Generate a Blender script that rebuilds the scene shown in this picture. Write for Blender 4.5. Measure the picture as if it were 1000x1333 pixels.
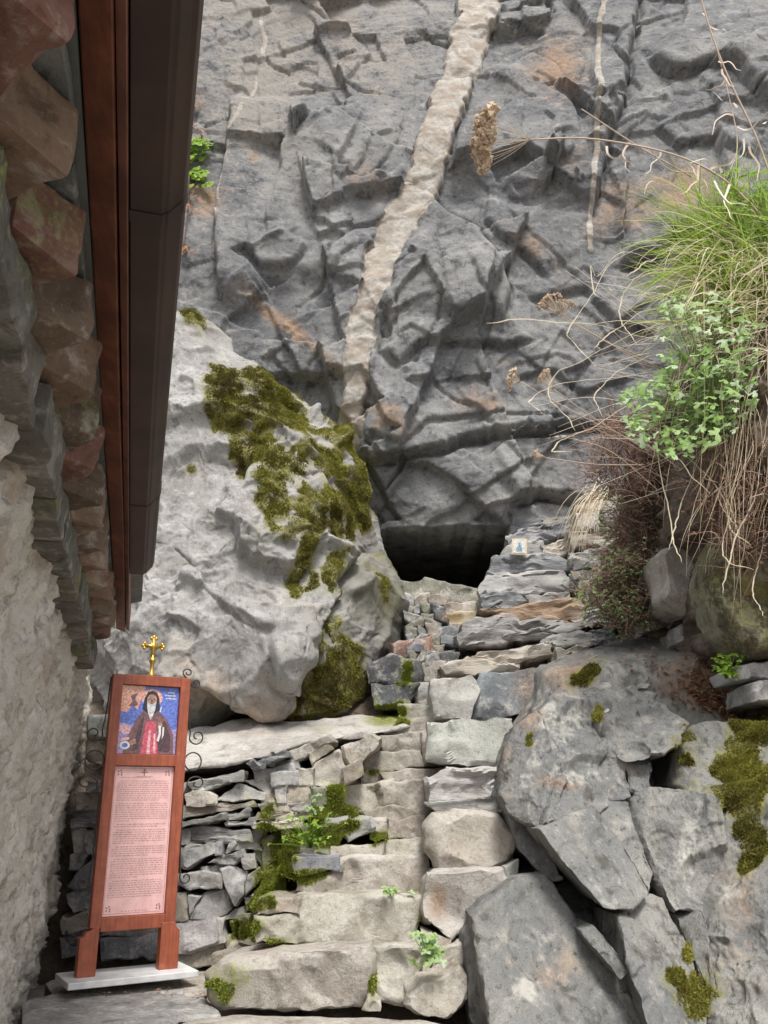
import bpy, math, random
import numpy as np

scene = bpy.context.scene
for o in list(bpy.data.objects):
    bpy.data.objects.remove(o)
R = math.radians
# ------------------------------------------------------------------ camera
FOV = R(62.0); PITCH = R(19.5); EYE = 0.85
FPX = 666.5 / math.tan(FOV / 2)
cd = bpy.data.cameras.new('camera'); cam = bpy.data.objects.new('camera', cd)
scene.collection.objects.link(cam); scene.camera = cam
cam.location = (0, 0, EYE); cam.rotation_euler = (R(90) + PITCH, 0, 0)
cd.sensor_fit = 'VERTICAL'; cd.angle = FOV; cd.clip_start = 0.05; cd.clip_end = 500
# ------------------------------------------------------------------ light: bright overcast, cliff faces the open sky
SUN_EL, SUN_AZ = R(60), R(168)          # azimuth measured clockwise from +Y (168 = behind the camera, a little right)
wd = bpy.data.worlds.new('World'); scene.world = wd; wd.use_nodes = True
wn = wd.node_tree; bg = wn.nodes['Background']
sky = wn.nodes.new('ShaderNodeTexSky'); sky.sky_type = 'NISHITA'; sky.sun_disc = False
sky.sun_elevation = SUN_EL; sky.sun_rotation = SUN_AZ; sky.air_density = 1.0; sky.dust_density = 3.0
hs = wn.nodes.new('ShaderNodeHueSaturation'); hs.inputs['Saturation'].default_value = 0.22
wn.links.new(sky.outputs[0], hs.inputs['Color']); wn.links.new(hs.outputs[0], bg.inputs['Color'])
bg.inputs['Strength'].default_value = 0.095
sl = bpy.data.lights.new('sun', 'SUN'); sl.energy = 1.5; sl.angle = R(14); sl.color = (1.0, 0.96, 0.9)
so = bpy.data.objects.new('sun', sl); scene.collection.objects.link(so)
so.rotation_euler = (R(90) - SUN_EL, 0, -SUN_AZ + math.pi)
so.location = (-3, -6, 14)
scene.view_settings.view_transform = 'Standard'; scene.view_settings.look = 'None'
scene.view_settings.gamma = 1.0; scene.view_settings.use_curve_mapping = False
scene.view_settings.exposure = 1.25

# ------------------------------------------------------------------ pixel <-> world
SP, CP = math.sin(PITCH), math.cos(PITCH)
def P(x, y, D):
    """world point at forward distance D (world Y) seen at photo pixel x, y (arrays allowed)"""
    x = np.asarray(x, float); y = np.asarray(y, float); D = np.asarray(D, float)
    xc = (x - 500) / FPX; yc = (666.5 - y) / FPX
    dy = CP - yc * SP; dz = SP + yc * CP
    k = D / dy
    return np.stack(np.broadcast_arrays(xc * k, D, EYE + dz * k), -1)
def proj(W):
    W = np.asarray(W, float)
    z = W[..., 2] - EYE
    d = W[..., 1] * CP + z * SP
    u = -W[..., 1] * SP + z * CP
    return 500 + FPX * W[..., 0] / d, 666.5 - FPX * u / d

# ------------------------------------------------------------------ noise (numpy)
_rg = np.random.RandomState(7)
_G = _rg.normal(size=(1024, 3)); _G /= np.linalg.norm(_G, axis=1)[:, None]
_G = _G.astype(np.float32)
_V = _rg.rand(1024, 6).astype(np.float32)
def _h(i, j, k):
    return ((i * 73856093) ^ (j * 19349663) ^ (k * 83492791) ^ ((i + k) * 265443)) & 1023
def pn(p):
    p = np.asarray(p, np.float32)
    i = np.floor(p).astype(np.int64); f = p - i
    u = f * f * f * (f * (f * 6 - 15) + 10)
    r = 0
    for a in (0, 1):
        wa = u[:, 0] if a else 1 - u[:, 0]
        for b in (0, 1):
            wb = u[:, 1] if b else 1 - u[:, 1]
            for c in (0, 1):
                wc = u[:, 2] if c else 1 - u[:, 2]
                g = _G[_h(i[:, 0] + a, i[:, 1] + b, i[:, 2] + c)]
                r = r + wa * wb * wc * (g[:, 0] * (f[:, 0] - a) + g[:, 1] * (f[:, 1] - b) + g[:, 2] * (f[:, 2] - c))
    return r * 1.5
def fbm(p, octv=4, lac=2.03, gain=0.5):
    p = np.asarray(p, np.float32); r = 0; a = 1.0
    for o in range(octv):
        r = r + a * pn(p + 17.3 * o); p = p * lac; a *= gain
    return r
def ridged(p, octv=4, gain=0.5):
    p = np.asarray(p, np.float32); r = 0; a = 1.0
    for o in range(octv):
        r = r + a * (1 - np.abs(pn(p + 9.1 * o)) * 2); p = p * 2.03; a *= gain
    return r
def plates(p, jit=0.9, tilt=0.6):
    """cellular plates: every cell is its own tilted plane -> broken rock.  returns height, edge distance"""
    p = np.asarray(p, np.float32); base = np.floor(p).astype(np.int64)
    n = len(p); f1 = np.full(n, 9e9, np.float32); f2 = f1.copy(); h = np.zeros(n, np.float32)
    flat = p.shape[1] == 2
    for a in (-1, 0, 1):
        for b in (-1, 0, 1):
            for c in ((0,) if flat else (-1, 0, 1)):
                i = base[:, 0] + a; j = base[:, 1] + b; k = (base[:, 2] + c) if not flat else np.zeros_like(i)
                v = _V[_h(i, j, k)]
                dx = p[:, 0] - (i + 0.5 + jit * (v[:, 0] - 0.5)); dy = p[:, 1] - (j + 0.5 + jit * (v[:, 1] - 0.5))
                if flat:
                    d = dx * dx + dy * dy
                    hh = v[:, 3] - 0.5 + tilt * ((v[:, 4] - 0.5) * dx + (v[:, 5] - 0.5) * dy) * 2
                else:
                    dz = p[:, 2] - (k + 0.5 + jit * (v[:, 2] - 0.5)); d = dx * dx + dy * dy + dz * dz
                    hh = v[:, 3] - 0.5 + tilt * ((v[:, 4] - 0.5) * dx + (v[:, 5] - 0.5) * dy + (v[:, 2] - 0.5) * dz) * 2
                m = d < f1
                f2 = np.where(m, f1, np.minimum(f2, d)); f1 = np.where(m, d, f1); h = np.where(m, hh, h)
    return h, np.sqrt(f2) - np.sqrt(f1)
def facets(p, tilt=0.5, curv=0.5, mode='min', jit=0.95):
    """continuous broken faces: lower (or upper) envelope of tilted, slightly curved planes -> chipped ridges (or creased lobes)"""
    p = np.asarray(p, np.float32); base = np.floor(p).astype(np.int64); flat = p.shape[1] == 2
    sg = 1.0 if mode == 'min' else -1.0; out = np.full(len(p), 9e9, np.float32)
    for a in (-1, 0, 1):
        for b in (-1, 0, 1):
            for c in ((0,) if flat else (-1, 0, 1)):
                i = base[:, 0] + a; j = base[:, 1] + b; k = (base[:, 2] + c) if not flat else np.zeros_like(i)
                v = _V[_h(i, j, k)]
                dx = p[:, 0] - (i + 0.5 + jit * (v[:, 0] - 0.5)); dy = p[:, 1] - (j + 0.5 + jit * (v[:, 1] - 0.5)); d2 = dx * dx + dy * dy
                h = v[:, 3] - 0.5 + 2 * tilt * ((v[:, 4] - 0.5) * dx + (v[:, 5] - 0.5) * dy)
                if not flat:
                    dz = p[:, 2] - (k + 0.5 + jit * (v[:, 2] - 0.5)); d2 = d2 + dz * dz; h = h + 2 * tilt * (v[:, 2] - 0.5) * dz
                out = np.minimum(out, sg * h * 0.6 + curv * d2)
    return sg * out
def sstep(a, b, x):
    t = np.clip((x - a) / (b - a), 0, 1); return t * t * (3 - 2 * t)
def chip(V, N, count, depth, rad, tilt, seed, axis=None, curv=1.3, idx=None):
    """knock flat chips off a surface: local plane cuts with crisp edges"""
    rs = np.random.RandomState(seed); V = V.copy(); pool = np.arange(len(V)) if idx is None else idx
    cs = rs.choice(pool, count)
    for i in cs:
        r = rad * rs.uniform(0.5, 1.5); n = N[i] + tilt * depth / r * rs.normal(size=3) * (np.array([1, 1, 1]) if axis is None else np.asarray(axis)); n = n / np.linalg.norm(n)
        c = V[i]; m = np.where((np.abs(V[:, 0] - c[0]) < r) & (np.abs(V[:, 1] - c[1]) < r) & (np.abs(V[:, 2] - c[2]) < r))[0]
        d = V[m] - c; d2 = np.sum(d * d, 1) / (r * r); h = d @ n + depth * (rs.uniform(0.3, 1.0) - curv * d2)
        V[m] -= (np.clip(h, 0, 1.6 * depth) * sstep(1.0, 0.7, d2))[:, None] * n
    return V
def seg_dist(x, y, pl):
    """distance and side (+ = below/right of travel on screen) to a pixel polyline"""
    best = np.full(x.shape, 1e9); side = np.zeros(x.shape); end = np.zeros(x.shape)
    m = len(pl) - 1
    for q in range(m):
        (x0, y0), (x1, y1) = pl[q], pl[q + 1]
        dx, dy = x1 - x0, y1 - y0; L2 = dx * dx + dy * dy
        t = np.clip(((x - x0) * dx + (y - y0) * dy) / L2, 0, 1)
        ex, ey = x - (x0 + t * dx), y - (y0 + t * dy)
        d = np.hypot(ex, ey); k = d < best
        best = np.where(k, d, best); side = np.where(k, np.sign(dx * (y - y0) - dy * (x - x0)), side)
        end = np.where(k, (q + t) / m, end)
    return best, side, end
def poly_sd(x, y, poly):
    """signed pixel distance, positive inside"""
    inside = np.zeros(x.shape, bool); n = len(poly)
    for q in range(n):
        (x0, y0), (x1, y1) = poly[q], poly[(q + 1) % n]
        if y0 != y1:
            c = ((y0 > y) != (y1 > y)) & (x < (x1 - x0) * (y - y0) / (y1 - y0) + x0)
            inside ^= c
    d, _, _ = seg_dist(x, y, list(poly) + [poly[0]])
    return np.where(inside, d, -d)
def rbf(ctrl):
    """thin plate surface through control points (x, y, value)"""
    c = np.array(ctrl, float); xy = c[:, :2] / 300.0
    def U(r2): return np.where(r2 > 0, r2 * np.log(r2 + 1e-12), 0)
    n = len(c); K = U(((xy[:, None] - xy[None]) ** 2).sum(-1)) + np.eye(n) * 0.02
    Q = np.hstack([np.ones((n, 1)), xy]); A = np.block([[K, Q], [Q.T, np.zeros((3, 3))]])
    w = np.linalg.solve(A, np.concatenate([c[:, 2], np.zeros(3)]))
    def f(x, y):
        x = np.asarray(x, float) / 300; y = np.asarray(y, float) / 300
        r = w[n] + w[n + 1] * x + w[n + 2] * y
        for q in range(n): r = r + w[q] * U((x - xy[q, 0]) ** 2 + (y - xy[q, 1]) ** 2)
        return r
    return f

def planar(ctrl):
    """piecewise planar surface through control points (x, y, value): Delaunay triangles, so every face is flat and every edge crisp"""
    c = np.array(ctrl, float); p = c[:, :2]; n = len(p); S_ = np.array([[-9000, -9000], [12000, -9000], [1000, 14000]], float); pp = np.vstack([p, S_]); tris = [(n, n + 1, n + 2)]
    def circ_(t):
        a, b, d = pp[t[0]], pp[t[1]], pp[t[2]]; M_ = 2 * np.array([b - a, d - a]); r_ = np.array([b @ b - a @ a, d @ d - a @ a]); o = np.linalg.solve(M_, r_); return o, np.sum((o - a) ** 2)
    cc = {tris[0]: circ_(tris[0])}
    for i in range(n):
        bad = [t for t in tris if np.sum((cc[t][0] - pp[i]) ** 2) < cc[t][1]]; ed = {}
        for t in bad:
            for e in ((t[0], t[1]), (t[1], t[2]), (t[2], t[0])):
                k = tuple(sorted(e)); ed[k] = ed.get(k, 0) + 1
        tris = [t for t in tris if t not in bad]
        for e, k in ed.items():
            if k == 1:
                t = (e[0], e[1], i); tris.append(t); cc[t] = circ_(t)
    tris = [t for t in tris if max(t) < n]; far = rbf(ctrl)
    def f(x, y):
        x = np.asarray(x, float); y = np.asarray(y, float); out = np.full(x.shape, np.nan)
        for t in tris:
            a, b, d = p[t[0]], p[t[1]], p[t[2]]; den = (b[1] - d[1]) * (a[0] - d[0]) + (d[0] - b[0]) * (a[1] - d[1])
            if abs(den) < 1e-9: continue
            l0 = ((b[1] - d[1]) * (x - d[0]) + (d[0] - b[0]) * (y - d[1])) / den; l1 = ((d[1] - a[1]) * (x - d[0]) + (a[0] - d[0]) * (y - d[1])) / den; l2 = 1 - l0 - l1
            m = (l0 >= -1e-6) & (l1 >= -1e-6) & (l2 >= -1e-6); out = np.where(m, l0 * c[t[0], 2] + l1 * c[t[1], 2] + l2 * c[t[2], 2], out)
        return np.where(np.isnan(out), far(x, y), out)
    return f

# ------------------------------------------------------------------ mesh plumbing
COL = scene.collection
def mk_mesh(name, V, F, mat=None, smooth=True, sharp=None):
    """V (n,3); F list of (k,3)/(k,4) index arrays"""
    me = bpy.data.meshes.new(name)
    V = np.asarray(V, np.float32)
    Fs = [np.asarray(f, np.int32) for f in (F if isinstance(F, list) else [F]) if len(f)]
    me.vertices.add(len(V)); me.vertices.foreach_set('co', V.ravel())
    loops = np.concatenate([f.ravel() for f in Fs]); cnt = np.concatenate([np.full(len(f), f.shape[1], np.int32) for f in Fs])
    me.loops.add(len(loops)); me.loops.foreach_set('vertex_index', loops)
    st = np.concatenate([[0], np.cumsum(cnt)[:-1]]).astype(np.int32)
    me.polygons.add(len(cnt)); me.polygons.foreach_set('loop_start', st)
    me.polygons.foreach_set('use_smooth', np.full(len(cnt), smooth, bool))
    me.update(calc_edges=True); me.validate()
    if sharp: me.set_sharp_from_angle(angle=R(sharp))
    if mat: me.materials.append(mat)
    return me
def set_mask(me, rgba, name='mask'):
    a = me.attributes.new(name, 'FLOAT_COLOR', 'POINT'); a.data.foreach_set('color', np.asarray(rgba, np.float32).ravel())
def link(name, me, parent=None, label=None, cat=None, group=None, kind=None, color=None):
    o = bpy.data.objects.new(name, me); COL.objects.link(o)
    if parent: o.parent = parent
    if label: o['label'] = label
    if cat: o['category'] = cat
    if group: o['group'] = group
    if kind: o['kind'] = kind
    if color: o.color = color
    return o
def empty(name, loc=(0, 0, 0), **kw):
    o = link(name, None, **kw); o.location = loc; o.empty_display_size = 0.1
    return o
def settle(o, root):
    """parent a world-coordinate mesh object under root (roots carry only a translation or none)"""
    o.parent = root; o.matrix_parent_inverse = root.matrix_basis.inverted()
    return o
def vnorm(V, Fs):
    N = np.zeros_like(V)
    for f in Fs:
        a, b, c = V[f[:, 0]], V[f[:, 1]], V[f[:, 2]]
        n = np.cross(b - a, (V[f[:, 3]] if f.shape[1] == 4 else c) - a) if f.shape[1] == 3 else np.cross(c - a, V[f[:, 3]] - b)
        for k in range(f.shape[1]):
            for ax in range(3): N[:, ax] += np.bincount(f[:, k], n[:, ax], len(V))
    return N / (np.linalg.norm(N, axis=1)[:, None] + 1e-12)
def grid_faces(nu, nv, off=0, flip=False):
    i, j = np.meshgrid(np.arange(nu - 1), np.arange(nv - 1), indexing='ij')
    a = (i * nv + j).ravel() + off
    q = np.stack([a, a + nv, a + nv + 1, a + 1], 1)
    return q[:, ::-1] if flip else q
def merge(parts):
    """join [(V, [F..])] -> V, [F3, F4]"""
    Vs, f3, f4, o = [], [], [], 0
    for V, Fs in parts:
        V = np.asarray(V, float); Vs.append(V)
        for f in (Fs if isinstance(Fs, list) else [Fs]):
            f = np.asarray(f)
            if len(f): (f3 if f.shape[1] == 3 else f4).append(f + o)
        o += len(V)
    out = []
    if f3: out.append(np.concatenate(f3))
    if f4: out.append(np.concatenate(f4))
    return np.concatenate(Vs), out
def box(x0, x1, y0, y1, z0, z1):
    V = np.array([[x, y, z] for x in (x0, x1) for y in (y0, y1) for z in (z0, z1)], float)
    F = np.array([[0, 1, 3, 2], [4, 6, 7, 5], [0, 4, 5, 1], [2, 3, 7, 6], [0, 2, 6, 4], [1, 5, 7, 3]])
    return V, [F]
def bevel_obj(o, w=0.004, seg=2):
    m = o.modifiers.new('bevel', 'BEVEL'); m.width = w; m.segments = seg; m.limit_method = 'ANGLE'; m.angle_limit = R(40)
def tube(path, rad, sides=5, closed_ends=True):
    p = np.asarray(path, float); n = len(p); rad = np.broadcast_to(np.asarray(rad, float), (n,))
    t = np.gradient(p, axis=0); t /= np.linalg.norm(t, axis=1)[:, None] + 1e-9
    up = np.array([0.31, 0.22, 0.92]); a = np.cross(t, up); a /= np.linalg.norm(a, axis=1)[:, None] + 1e-9
    b = np.cross(t, a); ang = np.linspace(0, 2 * math.pi, sides, endpoint=False)
    V = (p[:, None] + rad[:, None, None] * (np.cos(ang)[None, :, None] * a[:, None] + np.sin(ang)[None, :, None] * b[:, None])).reshape(-1, 3)
    i, j = np.meshgrid(np.arange(n - 1), np.arange(sides), indexing='ij'); j2 = (j + 1) % sides
    F = np.stack([i * sides + j, i * sides + j2, (i + 1) * sides + j2, (i + 1) * sides + j], -1).reshape(-1, 4)
    Fs = [F]
    if closed_ends:
        V = np.vstack([V, p[0], p[-1]]); k = np.arange(sides); k2 = (k + 1) % sides
        Fs.append(np.stack([np.full(sides, n * sides), k2, k], 1)); o = (n - 1) * sides
        Fs.append(np.stack([np.full(sides, n * sides + 1), o + k, o + k2], 1))
    return V, Fs
def smooth_path(pts, m=16):
    p = np.asarray(pts, float); n = len(p)
    if n < 3: return p[0] + (p[-1] - p[0]) * np.linspace(0, 1, m)[:, None]
    q = np.vstack([2 * p[0] - p[1], p, 2 * p[-1] - p[-2]]); out = []
    for t in np.linspace(0, n - 1 - 1e-6, m):
        i = int(t); f = t - i; a, b, c, d = q[i:i + 4]
        out.append(0.5 * ((2 * b) + (c - a) * f + (2 * a - 5 * b + 4 * c - d) * f * f + (3 * b - a - 3 * c + d) * f ** 3))
    return np.array(out)
def ribbon(path, w, face=None):
    """thin blade: a folded strip with a mid rib"""
    p = np.asarray(path, float); n = len(p); w = np.broadcast_to(np.asarray(w, float), (n,))
    t = np.gradient(p, axis=0); t /= np.linalg.norm(t, axis=1)[:, None] + 1e-9
    f = np.asarray(face if face is not None else (0.3, -0.9, 0.3), float)
    s = np.cross(t, f); s /= np.linalg.norm(s, axis=1)[:, None] + 1e-9
    V = np.stack([p - s * w[:, None], p + s * w[:, None]], 1).reshape(-1, 3)
    i = np.arange(n - 1) * 2
    return V, [np.stack([i, i + 1, i + 3, i + 2], 1)]

# ------------------------------------------------------------------ materials
def new_mat(name):
    m = bpy.data.materials.new(name); m.use_nodes = True
    nt = m.node_tree; b = nt.nodes['Principled BSDF']; b.inputs['Roughness'].default_value = 0.85
    b.inputs['Specular IOR Level'].default_value = 0.25
    return m, nt, b
class NB:
    def __init__(s, nt): s.nt = nt; s.pos = None
    def n(s, t, **kw):
        nd = s.nt.nodes.new(t)
        for k, v in kw.items(): setattr(nd, k, v)
        return nd
    def l(s, a, b): s.nt.links.new(a, b)
    def coord(s, scale=(1, 1, 1), rot=(0, 0, 0)):
        if s.pos is None:
            g = s.n('ShaderNodeTexCoord'); s.pos = g.outputs['Object']
        m = s.n('ShaderNodeMapping'); m.inputs['Scale'].default_value = scale; m.inputs['Rotation'].default_value = rot
        s.l(s.pos, m.inputs[0]); return m.outputs[0]
    def noise(s, sc, det=6, rough=0.6, co=None, dist=0.0):
        t = s.n('ShaderNodeTexNoise'); t.inputs['Scale'].default_value = sc; t.inputs['Detail'].default_value = det
        t.inputs['Roughness'].default_value = rough; t.inputs['Distortion'].default_value = dist
        s.l(co if co is not None else s.coord(), t.inputs['Vector']); return t.outputs['Fac']
    def ramp(s, fac, a, b, lo=0.0, hi=1.0):
        m = s.n('ShaderNodeMapRange'); m.interpolation_type = 'SMOOTHSTEP'
        for k, v in zip(('From Min', 'From Max', 'To Min', 'To Max'), (a, b, lo, hi)): m.inputs[k].default_value = v
        s.l(fac, m.inputs['Value']); return m.outputs['Result']
    def math(s, op, a, b=None):
        m = s.n('ShaderNodeMath', operation=op)
        for k, v in ((0, a), (1, b)):
            if v is None: continue
            if isinstance(v, (int, float)): m.inputs[k].default_value = v
            else: s.l(v, m.inputs[k])
        return m.outputs[0]
    def mix(s, fac, a, b, mode='MIX'):
        m = s.n('ShaderNodeMix', data_type='RGBA', blend_type=mode)
        for k, v in ((0, fac), (6, a), (7, b)):
            if isinstance(v, (int, float)): m.inputs[k].default_value = v
            elif isinstance(v, tuple): m.inputs[k].default_value = v if len(v) == 4 else v + (1,)
            else: s.l(v, m.inputs[k])
        return m.outputs[2]
    def attr(s, name):
        a = s.n('ShaderNodeAttribute', attribute_name=name); sp = s.n('ShaderNodeSeparateColor'); s.l(a.outputs['Color'], sp.inputs[0])
        return sp.outputs[0], sp.outputs[1], sp.outputs[2], a.outputs['Alpha']
    def bump(s, h, strength, dist, prev=None):
        b = s.n('ShaderNodeBump'); b.inputs['Strength'].default_value = strength; b.inputs['Distance'].default_value = dist
        s.l(h, b.inputs['Height'])
        if prev is not None: s.l(prev, b.inputs['Normal'])
        return b.outputs[0]
def plain(name, col, rough=0.6, metal=0.0, spec=0.4, var=0.12, sc=14.0, bump=0.0, bsc=60.0):
    m, nt, b = new_mat(name); nb = NB(nt)
    f = nb.noise(sc, 5, 0.6); c = nb.mix(nb.ramp(f, 0.3, 0.7), tuple(v * (1 - var) for v in col), tuple(min(1, v * (1 + var)) for v in col))
    nb.l(c, b.inputs['Base Color']); b.inputs['Roughness'].default_value = rough; b.inputs['Metallic'].default_value = metal
    b.inputs['Specular IOR Level'].default_value = spec
    if bump: nb.l(nb.bump(nb.noise(bsc, 5, 0.6), bump, 0.004), b.inputs['Normal'])
    return m
def foliage(name, cols, rough=0.55, trans=0.35):
    """colour picked by the 'tone' attribute; light passes through the blades"""
    m, nt, b = new_mat(name); nb = NB(nt)
    a = nb.n('ShaderNodeAttribute', attribute_name='tone'); rp = nb.n('ShaderNodeValToRGB')
    el = rp.color_ramp.elements
    while len(el) < len(cols): el.new(0.5)
    for k, c in enumerate(cols): el[k].position = k / (len(cols) - 1); el[k].color = c + (1,)
    nb.l(a.outputs['Fac'], rp.inputs[0])
    nb.l(rp.outputs[0], b.inputs['Base Color']); b.inputs['Roughness'].default_value = rough
    if trans:
        t = nb.n('ShaderNodeBsdfTranslucent'); nb.l(rp.outputs[0], t.inputs[0]); mx = nb.n('ShaderNodeMixShader'); mx.inputs[0].default_value = trans
        nb.l(b.outputs[0], mx.inputs[1]); nb.l(t.outputs[0], mx.inputs[2]); nb.l(mx.outputs[0], nt.nodes['Material Output'].inputs[0])
    return m
def set_tone(me, t):
    a = me.attributes.new('tone', 'FLOAT', 'POINT'); a.data.foreach_set('value', np.asarray(t, np.float32))

def rock_mat(name, base, alt, dark, light, sc=1.0, bump=0.6, fol=(1, 1, 1), folrot=(0, 0, 0), vein=(0.42, 0.36, 0.29), rust=(0.23, 0.15, 0.095),
             moss=(0.15, 0.14, 0.035), fourth=(0.45, 0.43, 0.40), objcol=False, speck=0.5, cracks=False, ridge=0.35):
    """weathered rock. mask attribute: R moss, G rust, B vein, A pale / other"""
    m, nt, b = new_mat(name); nb = NB(nt)
    co = nb.coord(tuple(f for f in fol), folrot)
    n1 = nb.noise(1.3 * sc, 8, 0.62, co, 0.4); n2 = nb.noise(4.5 * sc, 8, 0.65, co, 0.3); n3 = nb.noise(22 * sc, 6, 0.7, co); n4 = nb.noise(95 * sc, 4, 0.7)
    if objcol:
        oi = nb.n('ShaderNodeObjectInfo'); c0 = oi.outputs['Color']
        base_c = c0; alt_c = nb.mix(1.0, c0, (0.72, 0.70, 0.70), 'MULTIPLY'); dark_c = nb.mix(1.0, c0, (0.42, 0.40, 0.38), 'MULTIPLY')
        light_c = nb.mix(0.45, c0, (0.62, 0.60, 0.56))
    else: base_c, alt_c, dark_c, light_c = base, alt, dark, light
    c = nb.mix(nb.ramp(n1, 0.38, 0.62), base_c, alt_c)
    n0 = nb.noise(0.55 * sc, 5, 0.6, None, 0.8); c = nb.mix(nb.ramp(n0, 0.53, 0.64, 0, 0.5), c, light_c); c = nb.mix(nb.ramp(n0, 0.46, 0.34, 0, 0.5), c, nb.mix(0.55, alt_c, dark_c))
    c = nb.mix(nb.ramp(n2, 0.52, 0.68, 0, 0.75), c, light_c)
    c = nb.mix(nb.ramp(n2, 0.46, 0.33, 0, 0.8), c, dark_c)
    c = nb.mix(nb.ramp(n3, 0.55, 0.72, 0, speck), c, light_c)
    c = nb.mix(nb.ramp(n3, 0.45, 0.30, 0, speck * 1.2), c, dark_c)
    c = nb.mix(nb.ramp(n4, 0.5, 0.35, 0, speck * 0.6), c, dark_c)
    if cracks:
        dist = nb.n('ShaderNodeVectorMath', operation='ADD'); nz = nb.n('ShaderNodeTexNoise'); nz.inputs['Scale'].default_value = 2.2; nz.inputs['Detail'].default_value = 5; nb.l(co, nz.inputs['Vector'])
        sc_ = nb.n('ShaderNodeVectorMath', operation='SCALE'); sc_.inputs['Scale'].default_value = 0.55; nb.l(nz.outputs['Color'], sc_.inputs[0]); nb.l(co, dist.inputs[0]); nb.l(sc_.outputs[0], dist.inputs[1])
        vs = []
        for vsc in (1.7, 5.2):
            vo = nb.n('ShaderNodeTexVoronoi', feature='DISTANCE_TO_EDGE'); vo.inputs['Scale'].default_value = vsc; mp = nb.n('ShaderNodeMapping'); mp.inputs['Scale'].default_value = (1, 0.4, 1.7); nb.l(dist.outputs[0], mp.inputs[0]); nb.l(mp.outputs[0], vo.inputs['Vector']); vs.append(nb.math('MULTIPLY', nb.ramp(vo.outputs['Distance'], 0.022, 0.0), nb.ramp(n1 if vsc < 2 else n2, 0.53, 0.66)))
        crk = nb.math('MAXIMUM', vs[0], vs[1])
        c = nb.mix(nb.math('MULTIPLY', crk, 0.28), c, dark_c)
    sk = nb.noise(3.0 * sc, 7, 0.7, nb.coord((3.2 * fol[0], 3.2, 0.55 * fol[2]), (folrot[0], folrot[1] - 0.25, 0)), 0.5)
    c = nb.mix(nb.ramp(sk, 0.60, 0.74, 0, 0.5 * (1 if not objcol else 0.4)), c, light_c); c = nb.mix(nb.ramp(sk, 0.42, 0.27, 0, 0.55 * (1 if not objcol else 0.4)), c, dark_c)
    r, g, bl, al = nb.attr('mask')
    wob = nb.math('SUBTRACT', n2, 0.5); wob3 = nb.math('SUBTRACT', n3, 0.5)
    def soft(ch, k=1.6, w=0.22):
        s = nb.math('ADD', nb.math('ADD', ch, nb.math('MULTIPLY', wob, k)), nb.math('MULTIPLY', wob3, k * 0.8)); return nb.ramp(s, 0.5 - w, 0.5 + w)
    c = nb.mix(nb.math('MULTIPLY', soft(g, 1.2, 0.35), 0.8), c, nb.mix(nb.ramp(n3, 0.35, 0.65), rust, tuple(min(1, v * 1.45) for v in rust)))
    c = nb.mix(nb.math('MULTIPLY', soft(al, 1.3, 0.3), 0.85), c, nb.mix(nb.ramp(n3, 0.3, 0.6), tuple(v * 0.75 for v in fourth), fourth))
    vm = nb.math('MULTIPLY', soft(bl, 0.4, 0.14), nb.ramp(n3, 0.18, 0.45, 0.6, 0.95))
    c = nb.mix(vm, c, nb.mix(nb.ramp(n2, 0.38, 0.62), (vein[0] * 0.66, vein[1] * 0.60, vein[2] * 0.54), nb.mix(nb.ramp(n3, 0.35, 0.62), tuple(v * 0.7 for v in vein), vein)))
    ms = soft(r, 1.3, 0.30)
    c = nb.mix(nb.math('MULTIPLY', ms, 0.93), c, nb.mix(nb.ramp(n3, 0.35, 0.65), tuple(v * 0.5 for v in moss), tuple(min(1, v * 1.5) for v in moss)))
    nb.l(c, b.inputs['Base Color']); b.inputs['Roughness'].default_value = 0.82
    rg = nb.n('ShaderNodeTexNoise'); rg.noise_type = 'RIDGED_MULTIFRACTAL'; rg.inputs['Scale'].default_value = 5.5 * sc; rg.inputs['Detail'].default_value = 7; rg.inputs['Roughness'].default_value = 0.55; rg.inputs['Distortion'].default_value = 0.6
    nb.l(co, rg.inputs['Vector'])
    nm = nb.bump(n2, bump * 0.12, 0.04 / sc); nm = nb.bump(rg.outputs['Fac'], bump * ridge, 0.012 / sc * (2.2 if ridge > 0.5 else 1), nm)
    nm = nb.bump(n3, bump, 0.016 / sc, nm); nm = nb.bump(n4, bump * 0.7, 0.004 / sc, nm)
    if cracks: nm = nb.bump(nb.math('MULTIPLY', crk, -1.0), 0.5, 0.02, nm)
    nb.l(nm, b.inputs['Normal'])
    return m

M = {}
M['cliff'] = rock_mat('cliff_rock', (0.195, 0.194, 0.192), (0.142, 0.145, 0.152), (0.05, 0.05, 0.053), (0.32, 0.317, 0.307), 1.0, 0.75, (1, 1, 1.15), (0, R(18), 0), fourth=(0.27, 0.25, 0.222), vein=(0.47, 0.44, 0.40), speck=0.75, cracks=True, ridge=0.85)
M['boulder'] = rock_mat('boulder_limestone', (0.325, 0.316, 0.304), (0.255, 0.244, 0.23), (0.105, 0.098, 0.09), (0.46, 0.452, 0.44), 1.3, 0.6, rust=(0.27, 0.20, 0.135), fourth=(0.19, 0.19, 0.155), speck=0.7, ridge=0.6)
M['outcrop'] = rock_mat('outcrop_schist', (0.205, 0.203, 0.190), (0.145, 0.15, 0.152), (0.065, 0.06, 0.05), (0.32, 0.308, 0.28), 1.4, 0.7, (1.0, 1.0, 0.6), (0, R(35), 0), fourth=(0.42, 0.41, 0.37), speck=0.8)
M['stone'] = rock_mat('laid_stone', None, None, None, None, 1.9, 1.0, (1, 1, 1.0), fourth=(0.55, 0.53, 0.50), objcol=True, moss=(0.17, 0.18, 0.035), speck=0.6)
M['slate'] = rock_mat('laid_slate', None, None, None, None, 1.7, 0.9, (0.7, 0.7, 4.0), fourth=(0.55, 0.54, 0.52), objcol=True, moss=(0.17, 0.18, 0.035), speck=0.5)
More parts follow.
